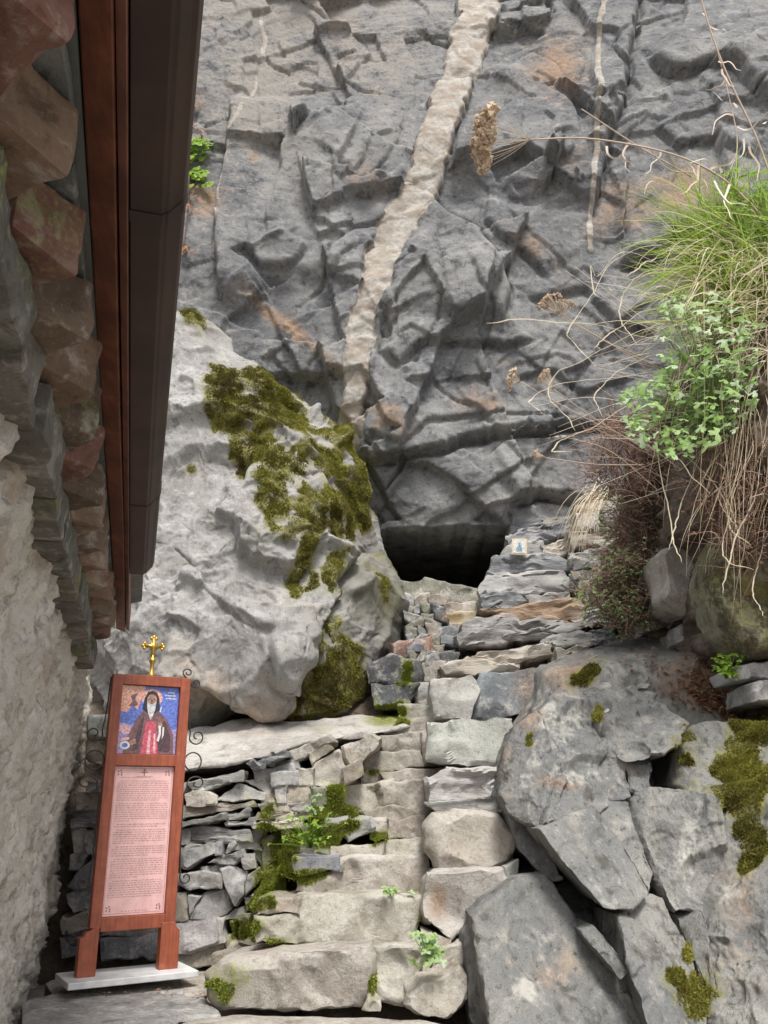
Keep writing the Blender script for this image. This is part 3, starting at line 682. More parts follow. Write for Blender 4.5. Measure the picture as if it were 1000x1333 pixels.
def tuft_mesh(name, V, Fq, weight, count, size, mat, seed=1, spread=0.8, tone_fn=None, blades=3, wid=0.28):
    """moss: many tiny upright leaves scattered over the faces where weight is high"""
    rs = np.random.RandomState(seed); Fq = np.asarray(Fq)
    a, b, c, d = (V[Fq[:, k]] for k in range(4)); n = np.cross(c - a, d - b); ar = np.linalg.norm(n, axis=1); n = n / (ar[:, None] + 1e-12)
    wt = weight[Fq].mean(1); wt = ar * np.where(wt > 0.5, wt, 0) ; s = wt.sum()
    if s <= 0: return None
    k = rs.choice(len(Fq), count, p=wt / s); u = rs.rand(count, 1); v = rs.rand(count, 1)
    pt = (a[k] * (1 - u) + b[k] * u) * (1 - v) + (d[k] * (1 - u) + c[k] * u) * v; nn = n[k]
    sz = size * (0.5 + rs.rand(count)) * (0.55 + 0.75 * np.clip(wt[k] / (ar[k] + 1e-12), 0, 1)); cl = 0.6 + 0.9 * sstep(-0.3, 0.4, pn(pt * 9 + 2)); sz = sz * cl
    Vs = []; tn = []
    tb = 0.5 + 0.55 * fbm(pt * 3.5 + 7, 3) + 0.16 * rs.normal(size=count)
    if tone_fn is not None: tb = tone_fn(pt, tb)
    for q in range(blades):
        dr = nn * 0.9 + spread * rs.normal(size=(count, 3)) * 0.8 + np.array([0, -0.1, 0.25]); dr /= np.linalg.norm(dr, axis=1)[:, None]
        sd = np.cross(dr, rs.normal(size=(count, 3))); sd /= np.linalg.norm(sd, axis=1)[:, None] + 1e-9
        base = pt - nn * (0.2 * sz)[:, None]
        Vs.append(np.stack([base - sd * (sz * wid)[:, None], base + sd * (sz * wid)[:, None], base + dr * sz[:, None]], 1)); tn.append(np.repeat(np.clip(tb + 0.12 * rs.normal(size=count), 0, 1), 3))
    VV = np.concatenate([x.reshape(-1, 3) for x in Vs]); F = np.arange(len(VV)).reshape(-1, 3)
    me = mk_mesh(name, VV, [F], mat, smooth=False); set_tone(me, np.concatenate(tn))
    return me
M['moss'] = foliage('moss_leaf', [(0.12, 0.09, 0.04), (0.14, 0.13, 0.03), (0.23, 0.22, 0.04), (0.38, 0.36, 0.08)], 0.8, 0.2)
M['moss_bright'] = foliage('moss_fresh', [(0.12, 0.12, 0.03), (0.20, 0.23, 0.035), (0.32, 0.37, 0.055), (0.44, 0.48, 0.11)], 0.8, 0.25)
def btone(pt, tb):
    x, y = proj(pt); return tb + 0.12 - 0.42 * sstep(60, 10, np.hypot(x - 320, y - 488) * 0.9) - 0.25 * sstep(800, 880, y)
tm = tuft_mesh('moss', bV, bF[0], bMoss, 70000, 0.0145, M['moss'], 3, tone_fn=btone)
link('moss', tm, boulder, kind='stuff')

# ---------------------------------------------------------------- foreground outcrop on the right
O_OUT = [(560, 1560), (585, 1400), (606, 1270), (612, 1195), (648, 1160), (690, 1128), (676, 1085), (660, 1040), (654, 992), (672, 945), (690, 915), (722, 878), (775, 856), (850, 838), (930, 838), (1000, 836), (1150, 815), (1300, 900), (1330, 1300), (1250, 1600), (900, 1650)]
O_S = rbf([(560, 1560, 3.9), (606, 1270, 4.3), (612, 1195, 4.4), (690, 1128, 4.6), (660, 1040, 4.8), (654, 992, 4.95), (690, 915, 5.2), (722, 880, 5.5), (775, 856, 6.0), (850, 840, 6.3), (930, 840, 6.1), (1000, 836, 5.6), (740, 1320, 3.95), (700, 1180, 4.25), (740, 960, 4.95), (800, 930, 5.0), (880, 950, 4.85), (760, 1080, 4.55), (840, 1120, 4.4), (900, 1040, 4.55), (960, 1050, 4.4),
           (870, 1220, 4.15), (960, 1200, 4.05), (1000, 1320, 3.8), (1100, 1000, 4.2), (1150, 1200, 3.8), (1150, 850, 5.1), (800, 880, 5.6), (900, 885, 5.3), (1000, 1500, 3.6), (750, 1500, 3.7), (1300, 1000, 4.1), (1250, 1550, 3.6)])
def o_masks(V):
    px, py = proj(V); mid = fbm(V * 4 + 80, 3); fine = fbm(V * 9 + 30, 3)
    moss = blob(px, py, [(960, 1010, 45, 60, 0, 1.0), (985, 940, 40, 40, 0, .9), (905, 990, 30, 40, 0, .6), (765, 880, 28, 14, -30, .85), (910, 1290, 26, 40, 10, .75), (880, 1270, 18, 14, 0, .65), (975, 1090, 25, 50, 0, .8), (780, 925, 10, 14, 0, .7), (895, 1240, 8, 18, 0, .7), (690, 960, 8, 30, 10, .35)])
    moss = moss + (0.35 * mid + 0.25 * fine) * (moss > 0.1)
    rust = blob(px, py, [(740, 880, 40, 26, -30, .6), (690, 930, 26, 30, 0, .5), (660, 1010, 16, 50, 0, .45), (930, 885, 90, 40, 0, .8), (720, 1270, 50, 60, 0, .28), (970, 1180, 40, 80, 0, .45), (820, 1000, 40, 20, 0, .35), (730, 1020, 60, 12, 10, .5)]) + 0.18 * mid
    pale = blob(px, py, [(725, 940, 50, 40, 20, .6), (900, 1090, 20, 70, 10, .65), (800, 1180, 30, 40, 30, .5), (700, 1280, 40, 40, 0, .5), (820, 880, 70, 26, 0, .62), (740, 1010, 50, 20, 10, .5), (960, 1150, 40, 60, 0, .35), (690, 1000, 20, 40, 0, .4)]) + 0.45 * fine - 0.08
    return np.stack([np.clip(moss, 0, 1), np.clip(rust, 0, 1), 0 * mid, np.clip(pale, 0, 1)], 1)
outcrop = empty('rock_outcrop', tuple(P(700, 1400, 3.9)), label='cracked grey schist outcrop with slanting slabs and mossy right side, beside the steps', cat='rock')
o_pool = []
def finish_slab(V, Fs, name):
    me = mk_mesh(name, V, Fs, M['outcrop'], True, 42); mk = o_masks(V); set_mask(me, mk); o_pool.append((V, Fs[0], mk[:, 0])); return settle(link(name, me), outcrop)
V, Fs, nf = rock_body(O_OUT, lambda x, y: O_S(x, y) + 0.08 + 0.42 * sstep(868, 945, y) * sstep(1030, 960, x) , 260, 1.6, 0.3, 0.14, (880, 1130), 30, 0.10)
Fs = orient(V, Fs); N = vnorm(V, Fs); px, py = proj(V); tz = sstep(905, 880, py)
V = V + N * ((0.05 * facets(V * 2.2, 0.9, 0.5, 'max') - 0.05 * facets(V * 4.5, 0.9, 0.6, 'min')) * (1 - 0.6 * tz) + 0.02 * fbm(V * 3, 3) + 0.012 * fbm(V * 12, 4, gain=0.6) + 0.10 * tz)[:, None]
finish_slab(V, Fs, 'bedrock'); oV = V
def ru(l): return [(573 + u * 0.427, 800 + v * 0.427) for u, v in l]
def slab(poly, ctrl, back=0.4, rnd=0.03, n=90, amp=1.0, seed=1, curve=0.05):
    rs = np.random.RandomState(seed); poly = np.array(ru(poly), float); c = np.array([(573 + u * 0.427, 800 + v * 0.427, d) for u, v, d in ctrl]); A = np.stack([np.ones(len(c)), c[:, 0], c[:, 1]], 1); co = np.linalg.lstsq(A, c[:, 2], rcond=None)[0]
    q = []
    for i in range(len(poly)):
        a, b = poly[i], poly[(i + 1) % len(poly)]; L = np.hypot(*(b - a)); q.append(a); m = int(L // 9); nrm = np.array([-(b - a)[1], (b - a)[0]]) / (L + 1e-6); o = 0
        for j in range(m): o = 0.7 * o + rs.normal() * 0.45; q.append(a + (b - a) * (j + 1) / (m + 1) + nrm * o)
    def Df(x, y):
        g = np.stack([x / 45, y / 45, 0 * x + seed * 3.7], 1); return co[0] + co[1] * x + co[2] * y + curve * (facets(g * 0.55, 0.7, 0.35, 'min') * 0.6 + 0.25 * pn(g * 0.8))
    V, Fs, nf = rock_body(q, Df, n, back, rnd * 1.3, 0.13, None, 14, 0.06); Fs = orient(V, Fs); N = vnorm(V, Fs); n0 = np.cross(P(600, 1100, co @ [1, 600, 1100]) - P(900, 1100, co @ [1, 900, 1100]), P(700, 900, co @ [1, 700, 900]) - P(700, 1300, co @ [1, 700, 1300])); n0 /= np.linalg.norm(n0); n0 = n0 if n0[1] < 0 else -n0
    idx = np.arange(nf); NN = N.copy(); NN[:nf] = n0
    area = np.ptp(V[:nf, 0]) * np.ptp(V[:nf, 2])
    for dep, rad in ((0.024, 0.22), (0.008, 0.11), (0.003, 0.055)): V = chip(V, NN, int(0.45 * area / rad ** 2) + 2, dep * amp, rad, 1.2, seed * 10 + int(rad * 100), idx=idx)
    V = V + N * (amp * (0.006 * fbm(V * np.array([13, 13, 9]), 4, gain=0.6) - 0.008 * facets(V * 7, 0.9, 0.6, 'min') + 0.012 * fbm(V * 4, 2)))[:, None]
    return finish_slab(V, Fs, 'rock_slab')
slab([(98, 925), (150, 868), (240, 802), (330, 790), (362, 835), (425, 935), (500, 1020), (560, 1100), (625, 1200), (700, 1400), (700, 1560), (250, 1560), (160, 1250), (128, 1100)], [(240, 800, 4.42), (100, 925, 4.24), (640, 1248, 4.08), (230, 1248, 3.92), (400, 1050, 4.16)], 0.55, 0.05, 130, seed=2)
slab([(75, 985), (105, 940), (135, 1100), (170, 1250), (260, 1500), (170, 1560), (95, 1200)], [(75, 985, 4.4), (105, 940, 4.34), (170, 1250, 4.12), (95, 1200, 4.3)], 0.4, 0.04, 60, seed=3)
slab([(432, 965), (470, 948), (550, 1035), (575, 1085), (552, 1115), (485, 1040)], [(432, 965, 4.16), (550, 1035, 4.04), (552, 1115, 3.98)], 0.3, 0.03, 40, seed=4)
slab([(300, 652), (385, 612), (472, 580), (560, 700), (640, 850), (592, 905), (505, 892), (385, 765)], [(300, 652, 4.30), (472, 580, 4.50), (640, 850, 4.20), (505, 892, 4.06), (385, 765, 4.20)], 0.45, 0.03, 110, 0.7, seed=5, curve=0.02)
slab([(474, 576), (575, 552), (615, 650), (660, 790), (640, 850), (566, 702), (505, 628)], [(474, 578, 4.56), (575, 552, 4.62), (652, 790, 4.34)], 0.4, 0.025, 60, seed=6, curve=0.02)
slab([(545, 920), (600, 895), (645, 852), (692, 870), (762, 1010), (815, 1180), (842, 1400), (705, 1400), (640, 1210), (575, 1070)], [(545, 920, 4.08), (690, 870, 4.28), (790, 1090, 4.06), (640, 1210, 3.90), (835, 1260, 3.90)], 0.5, 0.03, 110, seed=7)
slab([(192, 480), (232, 335), (300, 290), (372, 430), (388, 505), (345, 620), (300, 652), (215, 605), (190, 550)], [(232, 335, 4.92), (190, 550, 4.74), (388, 505, 4.62), (300, 652, 4.44)], 0.6, 0.06, 100, 1.4, seed=8, curve=0.05)
slab([(372, 480), (440, 492), (525, 545), (472, 580), (385, 612), (320, 640), (340, 560)], [(372, 480, 4.64), (525, 545, 4.54), (385, 612, 4.42)], 0.5, 0.04, 70, 1.4, seed=18, curve=0.04)
slab([(200, 595), (300, 648), (335, 700), (380, 800), (335, 810), (250, 720)], [(200, 595, 4.78), (320, 765, 4.56), (250, 720, 4.64)], 0.4, 0.04, 50, seed=9, curve=0.03)
slab([(300, 292), (375, 215), (432, 222), (480, 310), (525, 400), (450, 505), (385, 495), (340, 385)], [(375, 215, 5.14), (300, 292, 4.95), (525, 400, 4.78), (385, 495, 4.68)], 0.5, 0.05, 90, 1.6, seed=10, curve=0.06)
slab([(520, 385), (568, 440), (590, 555), (515, 555), (445, 500)], [(520, 385, 4.80), (590, 555, 4.62), (445, 500, 4.66)], 0.5, 0.04, 60, 1.6, seed=19, curve=0.04)
slab([(430, 230), (520, 205), (640, 235), (765, 330), (745, 400), (690, 432), (560, 432), (510, 375), (465, 300)], [(430, 235, 5.14), (560, 430, 4.68), (742, 400, 4.62), (640, 240, 5.02)], 0.6, 0.07, 100, 1.2, seed=11, curve=0.05)
slab([(558, 430), (642, 428), (650, 520), (602, 565), (588, 530)], [(560, 425, 4.76), (640, 425, 4.74), (600, 562, 4.60)], 0.4, 0.03, 50, 1.5, seed=12)
slab([(590, 565), (645, 525), (735, 528), (870, 556), (882, 680), (864, 785), (806, 905), (718, 918), (650, 800), (610, 670)], [(600, 560, 4.56), (860, 560, 4.40), (862, 785, 4.22), (715, 915, 4.28)], 0.5, 0.05, 110, 1.4, seed=13, curve=0.05)
slab([(715, 915), (806, 900), (825, 1040), (845, 1190), (870, 1400), (845, 1400), (815, 1180), (765, 1010)], [(715, 915, 4.30), (806, 900, 4.20), (850, 1330, 3.92), (815, 1180, 4.06)], 0.4, 0.03, 60, 1.2, seed=20, curve=0.03)
slab([(720, 430), (765, 350), (860, 325), (1000, 318), (1120, 330), (1120, 560), (880, 590), (770, 565), (730, 520)], [(715, 430, 4.74), (765, 350, 4.84), (1000, 330, 4.62), (880, 580, 4.44)], 0.6, 0.06, 90, 1.6, seed=14, curve=0.06)
slab([(865, 560), (1000, 545), (1200, 560), (1200, 1500), (860, 1500), (842, 1200), (806, 905), (870, 760)], [(865, 560, 4.48), (1100, 560, 4.2), (806, 905, 4.20), (850, 1400, 3.84), (1100, 1400, 3.55)], 0.6, 0.06, 130, 1.8, seed=15, curve=0.06)
offs = 0; Vs = []; Fq = []; W_ = []
for V, F, w in o_pool: Vs.append(V); Fq.append(F + offs); W_.append(w); offs += len(V)
tm = tuft_mesh('moss', np.vstack(Vs), np.vstack(Fq), np.concatenate(W_), 40000, 0.014, M['moss'], 5, tone_fn=lambda p, t: t + 0.12)
settle(link('moss', tm, None, kind='stuff'), outcrop)
O_D = O_S

# ---------------------------------------------------------------- earth bank above the outcrop
K_OUT = [(930, 850), (925, 790), (930, 740), (948, 690), (938, 640), (932, 590), (930, 520), (935, 450), (955, 380), (985, 330), (1030, 290), (1120, 250), (1300, 230), (1420, 600), (1350, 950), (1100, 950), (1000, 880)]
K_D = rbf([(912, 850, 5.3), (898, 740, 5.2), (915, 690, 5.0), (892, 590, 4.9), (905, 450, 4.9), (960, 330, 5.1), (1120, 250, 5.3), (950, 620, 4.6), (960, 740, 4.75), (1000, 800, 4.65), (1000, 500, 4.45), (1100, 600, 4.2), (1100, 850, 4.4), (1300, 600, 4.0), (1000, 380, 4.7), (1300, 300, 5.0)])
def build_bank():
    V, Fs, nf = rock_body(K_OUT, K_D, 150, 2.2, 0.5, 0.25, (1050, 620), 24, 0.1)
    Fs = orient(V, Fs); N = vnorm(V, Fs); px, py = proj(V)
    h1, _ = plates(V * 2.3 + 0.3 * pn(V * 3)[:, None], 0.9, 0.8); h2, _ = plates(V * 7, 0.9, 0.9)
    V2 = V + N * (0.12 * h1 + 0.04 * h2 + 0.09 * fbm(V * 2.5, 4) + 0.03 * fbm(V * 9, 3))[:, None]
    mid = fbm(V * 4 + 80, 3)
    pale = blob(px, py, [(965, 760, 40, 75, -18, 1.0), (930, 680, 24, 40, -20, .6)]) + 0.2 * mid
    moss = blob(px, py, [(980, 790, 26, 50, -15, .62), (940, 700, 14, 30, -15, .5)]) + 0.25 * mid * (py > 600)
    me = mk_mesh('earth_bank', V2, Fs, M['earth']); set_mask(me, np.stack([np.clip(moss, 0, 1), 0 * moss, 0 * moss, np.clip(pale, 0, 1)], 1))
    return link('earth_bank', me, kind='structure')
bank = build_bank()

# ================================================================== laid stones
RS = np.random.RandomState(11); random.seed(4)
COLS = {'beige': (0.44, 0.405, 0.35), 'tan': (0.38, 0.34, 0.285), 'pink': (0.43, 0.398, 0.342), 'grey': (0.33, 0.328, 0.318), 'slate': (0.245, 0.257, 0.275), 'dark': (0.11, 0.115, 0.12), 'white': (0.49, 0.482, 0.445),
        'pale': (0.42, 0.41, 0.395), 'rust': (0.38, 0.27, 0.19), 'green': (0.25, 0.25, 0.20), 'cream': (0.52, 0.47, 0.40), 'red': (0.27, 0.17, 0.13), 'ochre': (0.42, 0.34, 0.19), 'ochre2': (0.13, 0.11, 0.07), 'lav': (0.46, 0.445, 0.395)}
# moss on the laid stones: pixel blobs
MOSSB = [(372, 1105, 26, 40, 0, .9), (365, 1140, 26, 22, 0, 1.0), (405, 1140, 34, 12, -12, 1.0), (345, 1150, 18, 30, 0, .9), (430, 1085, 40, 16, -10, .9), (490, 1090, 24, 10, 0, .9), (412, 1070, 20, 20, 0, .7), (450, 1055, 24, 8, 10, .8),
         (318, 1207, 28, 16, 0, .95), (335, 1178, 14, 12, 0, .8), (345, 1060, 26, 22, 0, .55), (290, 1285, 34, 34, 0, .55), (350, 1200, 30, 12, 0, .35), (440, 1030, 18, 14, 0, .6), (360, 1225, 40, 8, 0, .6), (485, 1275, 6, 30, 0, .7), (500, 930, 36, 16, 0, .9),
         (540, 1160, 40, 6, 0, .5), (480, 1005, 30, 8, 0, .5), (545, 1200, 6, 30, 0, .5), (340, 1085, 30, 30, 0, .6), (530, 880, 14, 20, 0, .5)]
RUSTB = [(570, 1175, 16, 30, 0, .9), (700, 795, 60, 8, -5, .75), (365, 1180, 24, 10, 0, .55), (660, 1085, 40, 40, 0, .35), (690, 890, 30, 40, 0, .6), (585, 805, 26, 8, 0, .6), (600, 1100, 16, 16, 0, .4), (440, 1290, 40, 30, 0, .3)]
moss_pool = {}
def lay(parent, poly, D=None, col='grey', slate=False, back=0.34, n=10, amp=1.0, name='stone', rnd=None, dD=0.0, top=None, **kw):
    poly = np.asarray(poly, float); poly = poly.mean(0) + (poly - poly.mean(0)) * 1.05 + np.sign(poly - poly.mean(0)) * 0.8; yb = poly[:, 1].max()
    if D is None: D = float(Dy(yb)) + dD
    cx, cy = poly.mean(0); ex, ey = np.ptp(poly, axis=0) * D / 1000.0
    if np.cross(poly[1] - poly[0], poly[2] - poly[1]) is None: pass
    ms = min(ex, ey); tx, ty = RS.uniform(-0.12, 0.12), RS.uniform(-0.02, 0.16)
    k = D / 1109.0
    Df = lambda x, y: D + (x - cx) * k * tx + (cy - y) * k * ty
    # roughen the outline a little: extra points on long sides
    q = []
    for i in range(len(poly)):
        a, b = poly[i], poly[(i + 1) % len(poly)]; L = np.hypot(*(b - a)); q.append(a)
        m = int(L // 22)
        for j in range(m):
            t = (j + 1) / (m + 1); nrm = np.array([-(b - a)[1], (b - a)[0]]) / (L + 1e-6); q.append(a + (b - a) * t + nrm * RS.normal() * min(1.6, 0.05 * L))
    V, Fs, nf = rock_body(q, Df, n, min(back, 1.2 * max(ex, ey) + 0.08), (rnd if rnd is not None else (0.08 if slate else 0.10)) * ms, 0.24 if slate else 0.26, None, 4, 0.10)
    Fs = orient(V, Fs); N = vnorm(V, Fs); off = RS.uniform(0, 50, 3)
    sc = 1.0 / max(0.05, min(0.3, ms)); Q = (V + off)
    if slate:
        lay_ = plates(np.stack([Q[:, 0] * 2.2, Q[:, 2] * 26 + 1.5 * pn(Q * 5), Q[:, 1] * 2.2], 1), 0.9, 0.5)[0]
        up = 0.035 * min(0.35, max(ms, 0.12)) / 0.12 * lay_ * 0.55 - 0.06 * ms * facets(Q * sc * 0.55, 0.9, 0.6, 'min') + 0.010 * fbm(Q * 14, 3)
        up *= 0.9
    else:
        up = -0.05 * ms * facets(Q * sc * 0.75, 0.9, 0.6, 'min') + 0.04 * ms * facets(Q * sc * 0.6 + 9, 0.9, 0.6, 'max') + 0.008 * fbm(Q * 11, 4, gain=0.55)
    up = (up - up.mean()) * amp; V = V + N * up[:, None]
    if n >= 12: V = chip(V, vnorm(V, Fs), 9, 0.06 * ms, 0.45 * max(ms, 0.15), 1.1, RS.randint(9999))
    px, py = proj(V); mid = fbm(V * 7 + 3, 3)
    moss = blob(px, py, MOSSB) * kw.get('mossy', 1.0); moss = np.where(moss > 0.05, moss + 0.35 * mid, 0) + kw.get('moss', 0.0)
    rust = blob(px, py, RUSTB) + 0.12 * mid
    c = np.array(COLS[col]) * RS.uniform(0.9, 1.1) * (1 + RS.normal(size=3) * 0.012)
    me = mk_mesh(name, V, Fs, M['slate' if slate else 'stone'], True, 38)
    set_mask(me, np.stack([np.clip(moss, 0, 1), np.clip(rust, 0, 1), 0 * mid, np.clip(0.22 + 0.25 * mid, 0, 1)], 1))
    o = link(name, me, None, color=(c[0], c[1], c[2], 1))
    for kk in ('label', 'cat', 'group'):
        if kk in kw: o['category' if kk == 'cat' else kk] = kw[kk]
    if parent is not None:
        settle(o, parent)
        moss_pool.setdefault(parent.name, []).append((V, Fs[0], np.clip(moss, 0, 1)))
    return o
def r3(l): return [(u * 0.38, 850 + v * 0.38) for u, v in l]
def r5(l): return [(430 + u * 0.43, 640 + v * 0.43) for u, v in l]
def r6(l): return [(260 + u * 0.42, 900 + v * 0.42) for u, v in l]

stairs = empty('stone_stairway', tuple(P(450, 1315, 4.5)), label='uneven flight of beige stone steps climbing to the dark cave mouth', cat='stairs')
parapet = empty('stone_parapet', tuple(P(600, 1300, 4.45)), label='rough stacked slate parapet rising along the steps up to the cave', cat='wall')
drywall = empty('dry_stone_wall', tuple(P(240, 1265, 5.45)), label='low dry stone wall of grey slate pieces behind the red icon stand', cat='wall')
S = lambda l, c='beige', **k: lay(stairs, r6(l), col=c, n=k.pop('n', 18), back=k.pop('back', 0.5), name='step_stone', **k)
S([(20, 885), (60, 848), (200, 828), (360, 812), (520, 792), (535, 830), (520, 950), (500, 985), (300, 992), (60, 992), (25, 955)], 'beige', n=34, D=4.5, rnd=0.22)
S([(538, 800), (680, 792), (690, 850), (655, 900), (632, 970), (565, 962), (540, 920)], 'pink', n=22, D=4.52)
S([(505, 990), (530, 925), (562, 962), (556, 998)], 'beige', D=4.48)
S([(185, 645), (305, 640), (305, 690), (182, 690)], 'tan', D=4.80)
S([(308, 640), (500, 636), (690, 640), (668, 730), (652, 795), (530, 752), (512, 788), (370, 788), (302, 782), (310, 690)], 'pink', n=34, D=4.78)
S([(172, 700), (300, 695), (362, 778), (320, 788), (180, 778)], 'beige', n=20, D=4.79)
S([(514, 788), (532, 757), (672, 797), (670, 806), (520, 806)], 'pink', D=4.76)
S([(290, 515), (430, 513), (440, 560), (300, 562)], 'slate', D=5.05)
S([(440, 520), (695, 508), (702, 560), (692, 638), (560, 640), (360, 640), (306, 625), (310, 585), (400, 568)], 'beige', n=34, D=5.08)
S([(375, 395), (530, 390), (540, 430), (520, 445), (460, 468), (440, 448), (390, 455)], 'grey', n=16, D=5.33)
S([(585, 395), (695, 388), (692, 450), (590, 457)], 'tan', D=5.35)
S([(530, 395), (588, 393), (590, 455), (540, 460)], 'beige', D=5.38)
S([(412, 484), (520, 480), (522, 514), (410, 516)], 'pink', D=5.22)
S([(580, 463), (692, 457), (697, 510), (580, 512)], 'pink', D=5.22)
S([(522, 478), (580, 468), (579, 512), (522, 513)], 'beige', D=5.24)
S([(360, 455), (440, 450), (420, 515), (350, 515)], 'green', D=5.3, moss=.35)
S([(440, 292), (595, 276), (600, 345), (570, 372), (480, 375), (440, 345)], 'beige', n=20, D=5.6)
S([(600, 282), (700, 276), (716, 385), (660, 390), (602, 345)], 'beige', n=18, D=5.6)
S([(500, 372), (600, 350), (700, 388), (600, 398), (520, 396)], 'tan', D=5.5)
S([(350, 300), (440, 295), (440, 345), (500, 385), (360, 398)], 'green', D=5.5, moss=.3)
S([(500, 192), (680, 186), (690, 232), (620, 244), (510, 244)], 'pink', n=18, D=5.85)
S([(560, 252), (760, 236), (710, 275), (590, 282)], 'beige', D=5.75)
S([(500, 244), (600, 242), (580, 285), (505, 285)], 'tan', D=5.8, moss=.1)
S([(560, 138), (705, 122), (712, 178), (690, 186), (575, 188)], 'beige', n=16, D=6.05)
S([(690, 130), (760, 130), (760, 232), (690, 232)], 'tan', D=5.95)
S([(620, 82), (735, 86), (722, 124), (560, 138), (600, 110)], 'beige', D=6.35)
S([(620, 42), (732, 45), (737, 86), (628, 82)], 'pink', D=6.5)
T = lambda l, c='beige', **k: lay(stairs, r5(l), col=c, n=k.pop('n', 14), back=0.5, name='step_stone', **k)
T([(215, 650), (322, 645), (326, 690), (220, 694)], 'beige', D=6.58)
T([(240, 586), (310, 580), (316, 636), (265, 642)], 'grey', D=6.8)
T([(262, 636), (318, 632), (322, 650), (250, 655)], 'beige', D=6.72)
T([(282, 518), (350, 514), (352, 562), (285, 576)], 'pink', D=7.05)
T([(320, 488), (376, 478), (382, 520), (325, 522)], 'pale', D=7.3)
T([(342, 450), (388, 450), (384, 490), (345, 492)], 'grey', D=7.5)
T([(335, 405), (400, 400), (390, 452), (345, 452)], 'tan', D=7.75)
T([(332, 372), (438, 364), (438, 392), (388, 410), (345, 404)], 'ochre', D=7.9)
T([(300, 338), (458, 332), (445, 368), (330, 376)], 'tan', D=8.15)
T([(215, 262), (330, 268), (462, 298), (458, 336), (300, 342), (225, 335)], 'green', n=18, D=8.4)
T([(225, 330), (310, 340), (335, 378), (300, 400), (240, 380)], 'grey', D=8.1)
# parapet stones
Q6 = lambda l, c='grey', **k: lay(parapet, r6(l), col=c, n=k.pop('n', 18), dD=k.pop('dD', -0.12), back=k.pop('back', 0.5), **k)
Q5 = lambda l, c='grey', **k: lay(parapet, r5(l), col=c, n=k.pop('n', 14), dD=k.pop('dD', -0.10), back=0.5, slate=k.pop('slate', True), **k)
Q6([(696, 585), (720, 562), (820, 556), (940, 552), (956, 600), (905, 680), (775, 776), (702, 742), (690, 650)], 'lav', n=26, D=4.66)
Q6([(698, 425), (730, 382), (830, 370), (930, 382), (992, 450), (965, 530), (900, 552), (740, 557), (706, 490)], 'pink', n=28, rnd=0.3, D=4.9)
Q6([(703, 345), (860, 332), (965, 326), (960, 372), (740, 378)], 'grey', slate=True, D=5.1)
Q6([(705, 275), (790, 237), (935, 242), (948, 322), (810, 328), (720, 332)], 'pale', slate=True, n=20, D=5.2)
Q6([(713, 98), (830, 86), (965, 84), (990, 182), (945, 226), (850, 228), (760, 216), (712, 206)], 'white', n=24, D=5.45)
Q6([(945, 545), (985, 525), (990, 580), (955, 585)], 'white', D=4.8); Q6([(930, 372), (970, 372), (985, 400), (950, 400)], 'grey', D=5.05)
Q6([(760, 800), (830, 770), (840, 850), (760, 850)], 'pink', D=4.58); Q6([(840, 850), (900, 880), (890, 990), (850, 990), (835, 900)], 'grey', D=4.45); Q6([(690, 745), (780, 775), (760, 840), (690, 820)], 'tan', D=4.64)
Q6([(835, 620), (985, 575), (985, 720), (880, 800), (800, 790)], 'grey', D=4.72); Q6([(880, 980), (960, 960), (960, 1080), (860, 1080)], 'grey', D=4.4)
Q5([(308, 568), (430, 555), (452, 600), (422, 684), (320, 682)], 'white', slate=False, n=18, D=6.2)
Q5([(428, 640), (446, 590), (462, 555), (690, 530), (650, 600), (590, 662), (540, 684), (440, 682)], 'slate', slate=False, n=22, D=6.3)
Q5([(345, 525), (462, 482), (640, 455), (672, 495), (560, 530), (470, 552), (362, 552)], 'cream', n=22, D=6.75)
Q5([(392, 432), (440, 412), (600, 398), (700, 388), (770, 395), (745, 420), (600, 440), (520, 462), (400, 468)], 'grey', n=20, D=7.15)
Q5([(645, 448), (700, 430), (788, 428), (782, 462), (650, 472)], 'grey', D=6.95); Q5([(688, 475), (792, 465), (764, 502), (690, 508)], 'tan', D=6.8)
Q5([(400, 396), (440, 376), (560, 374), (566, 396), (500, 408), (402, 422)], 'grey', D=7.3)
Q5([(462, 356), (600, 342), (740, 328), (785, 350), (772, 392), (570, 398), (540, 376)], 'rust', n=18, D=7.45)
Q5([(460, 310), (560, 303), (602, 330), (580, 347), (470, 358)], 'slate', D=7.7); Q5([(594, 315), (720, 306), (727, 326), (610, 337)], 'pale', D=7.75)
Q5([(460, 286), (480, 252), (600, 246), (700, 240), (764, 302), (580, 307), (465, 306)], 'pale', n=18, D=7.95)
Q5([(483, 247), (500, 200), (640, 190), (732, 210), (738, 240), (560, 248)], 'slate', n=18, D=8.15)
Q5([(520, 200), (545, 150), (640, 150), (650, 190)], 'grey', D=8.3); Q5([(540, 132), (600, 110), (717, 90), (722, 126), (640, 152), (545, 154)], 'slate', n=16, D=8.4)
Q5([(538, 86), (642, 78), (642, 100), (545, 126)], 'slate', D=8.55); Q5([(648, 86), (705, 80), (705, 96), (650, 104)], 'tan', D=8.5)
Q5([(640, 160), (722, 138), (752, 170), (700, 192), (650, 187)], 'cream', D=8.25); Q5([(720, 122), (890, 104), (898, 152), (742, 167)], 'tan', n=16, D=8.1)
Q5([(728, 188), (832, 168), (836, 215), (742, 238)], 'grey', D=8.0); Q5([(735, 240), (830, 216), (840, 262), (770, 300)], 'pale', D=7.8); Q5([(770, 300), (860, 262), (880, 330), (790, 350)], 'grey', D=7.6)
Q5([(748, 42), (862, 14), (884, 50), (790, 62)], 'cream', slate=False, D=8.45); Q5([(818, 72), (872, 55), (893, 96), (850, 107)], 'slate', slate=False, D=8.3); Q5([(748, 66), (812, 65), (818, 96), (755, 107)], 'white', slate=False, D=8.35)
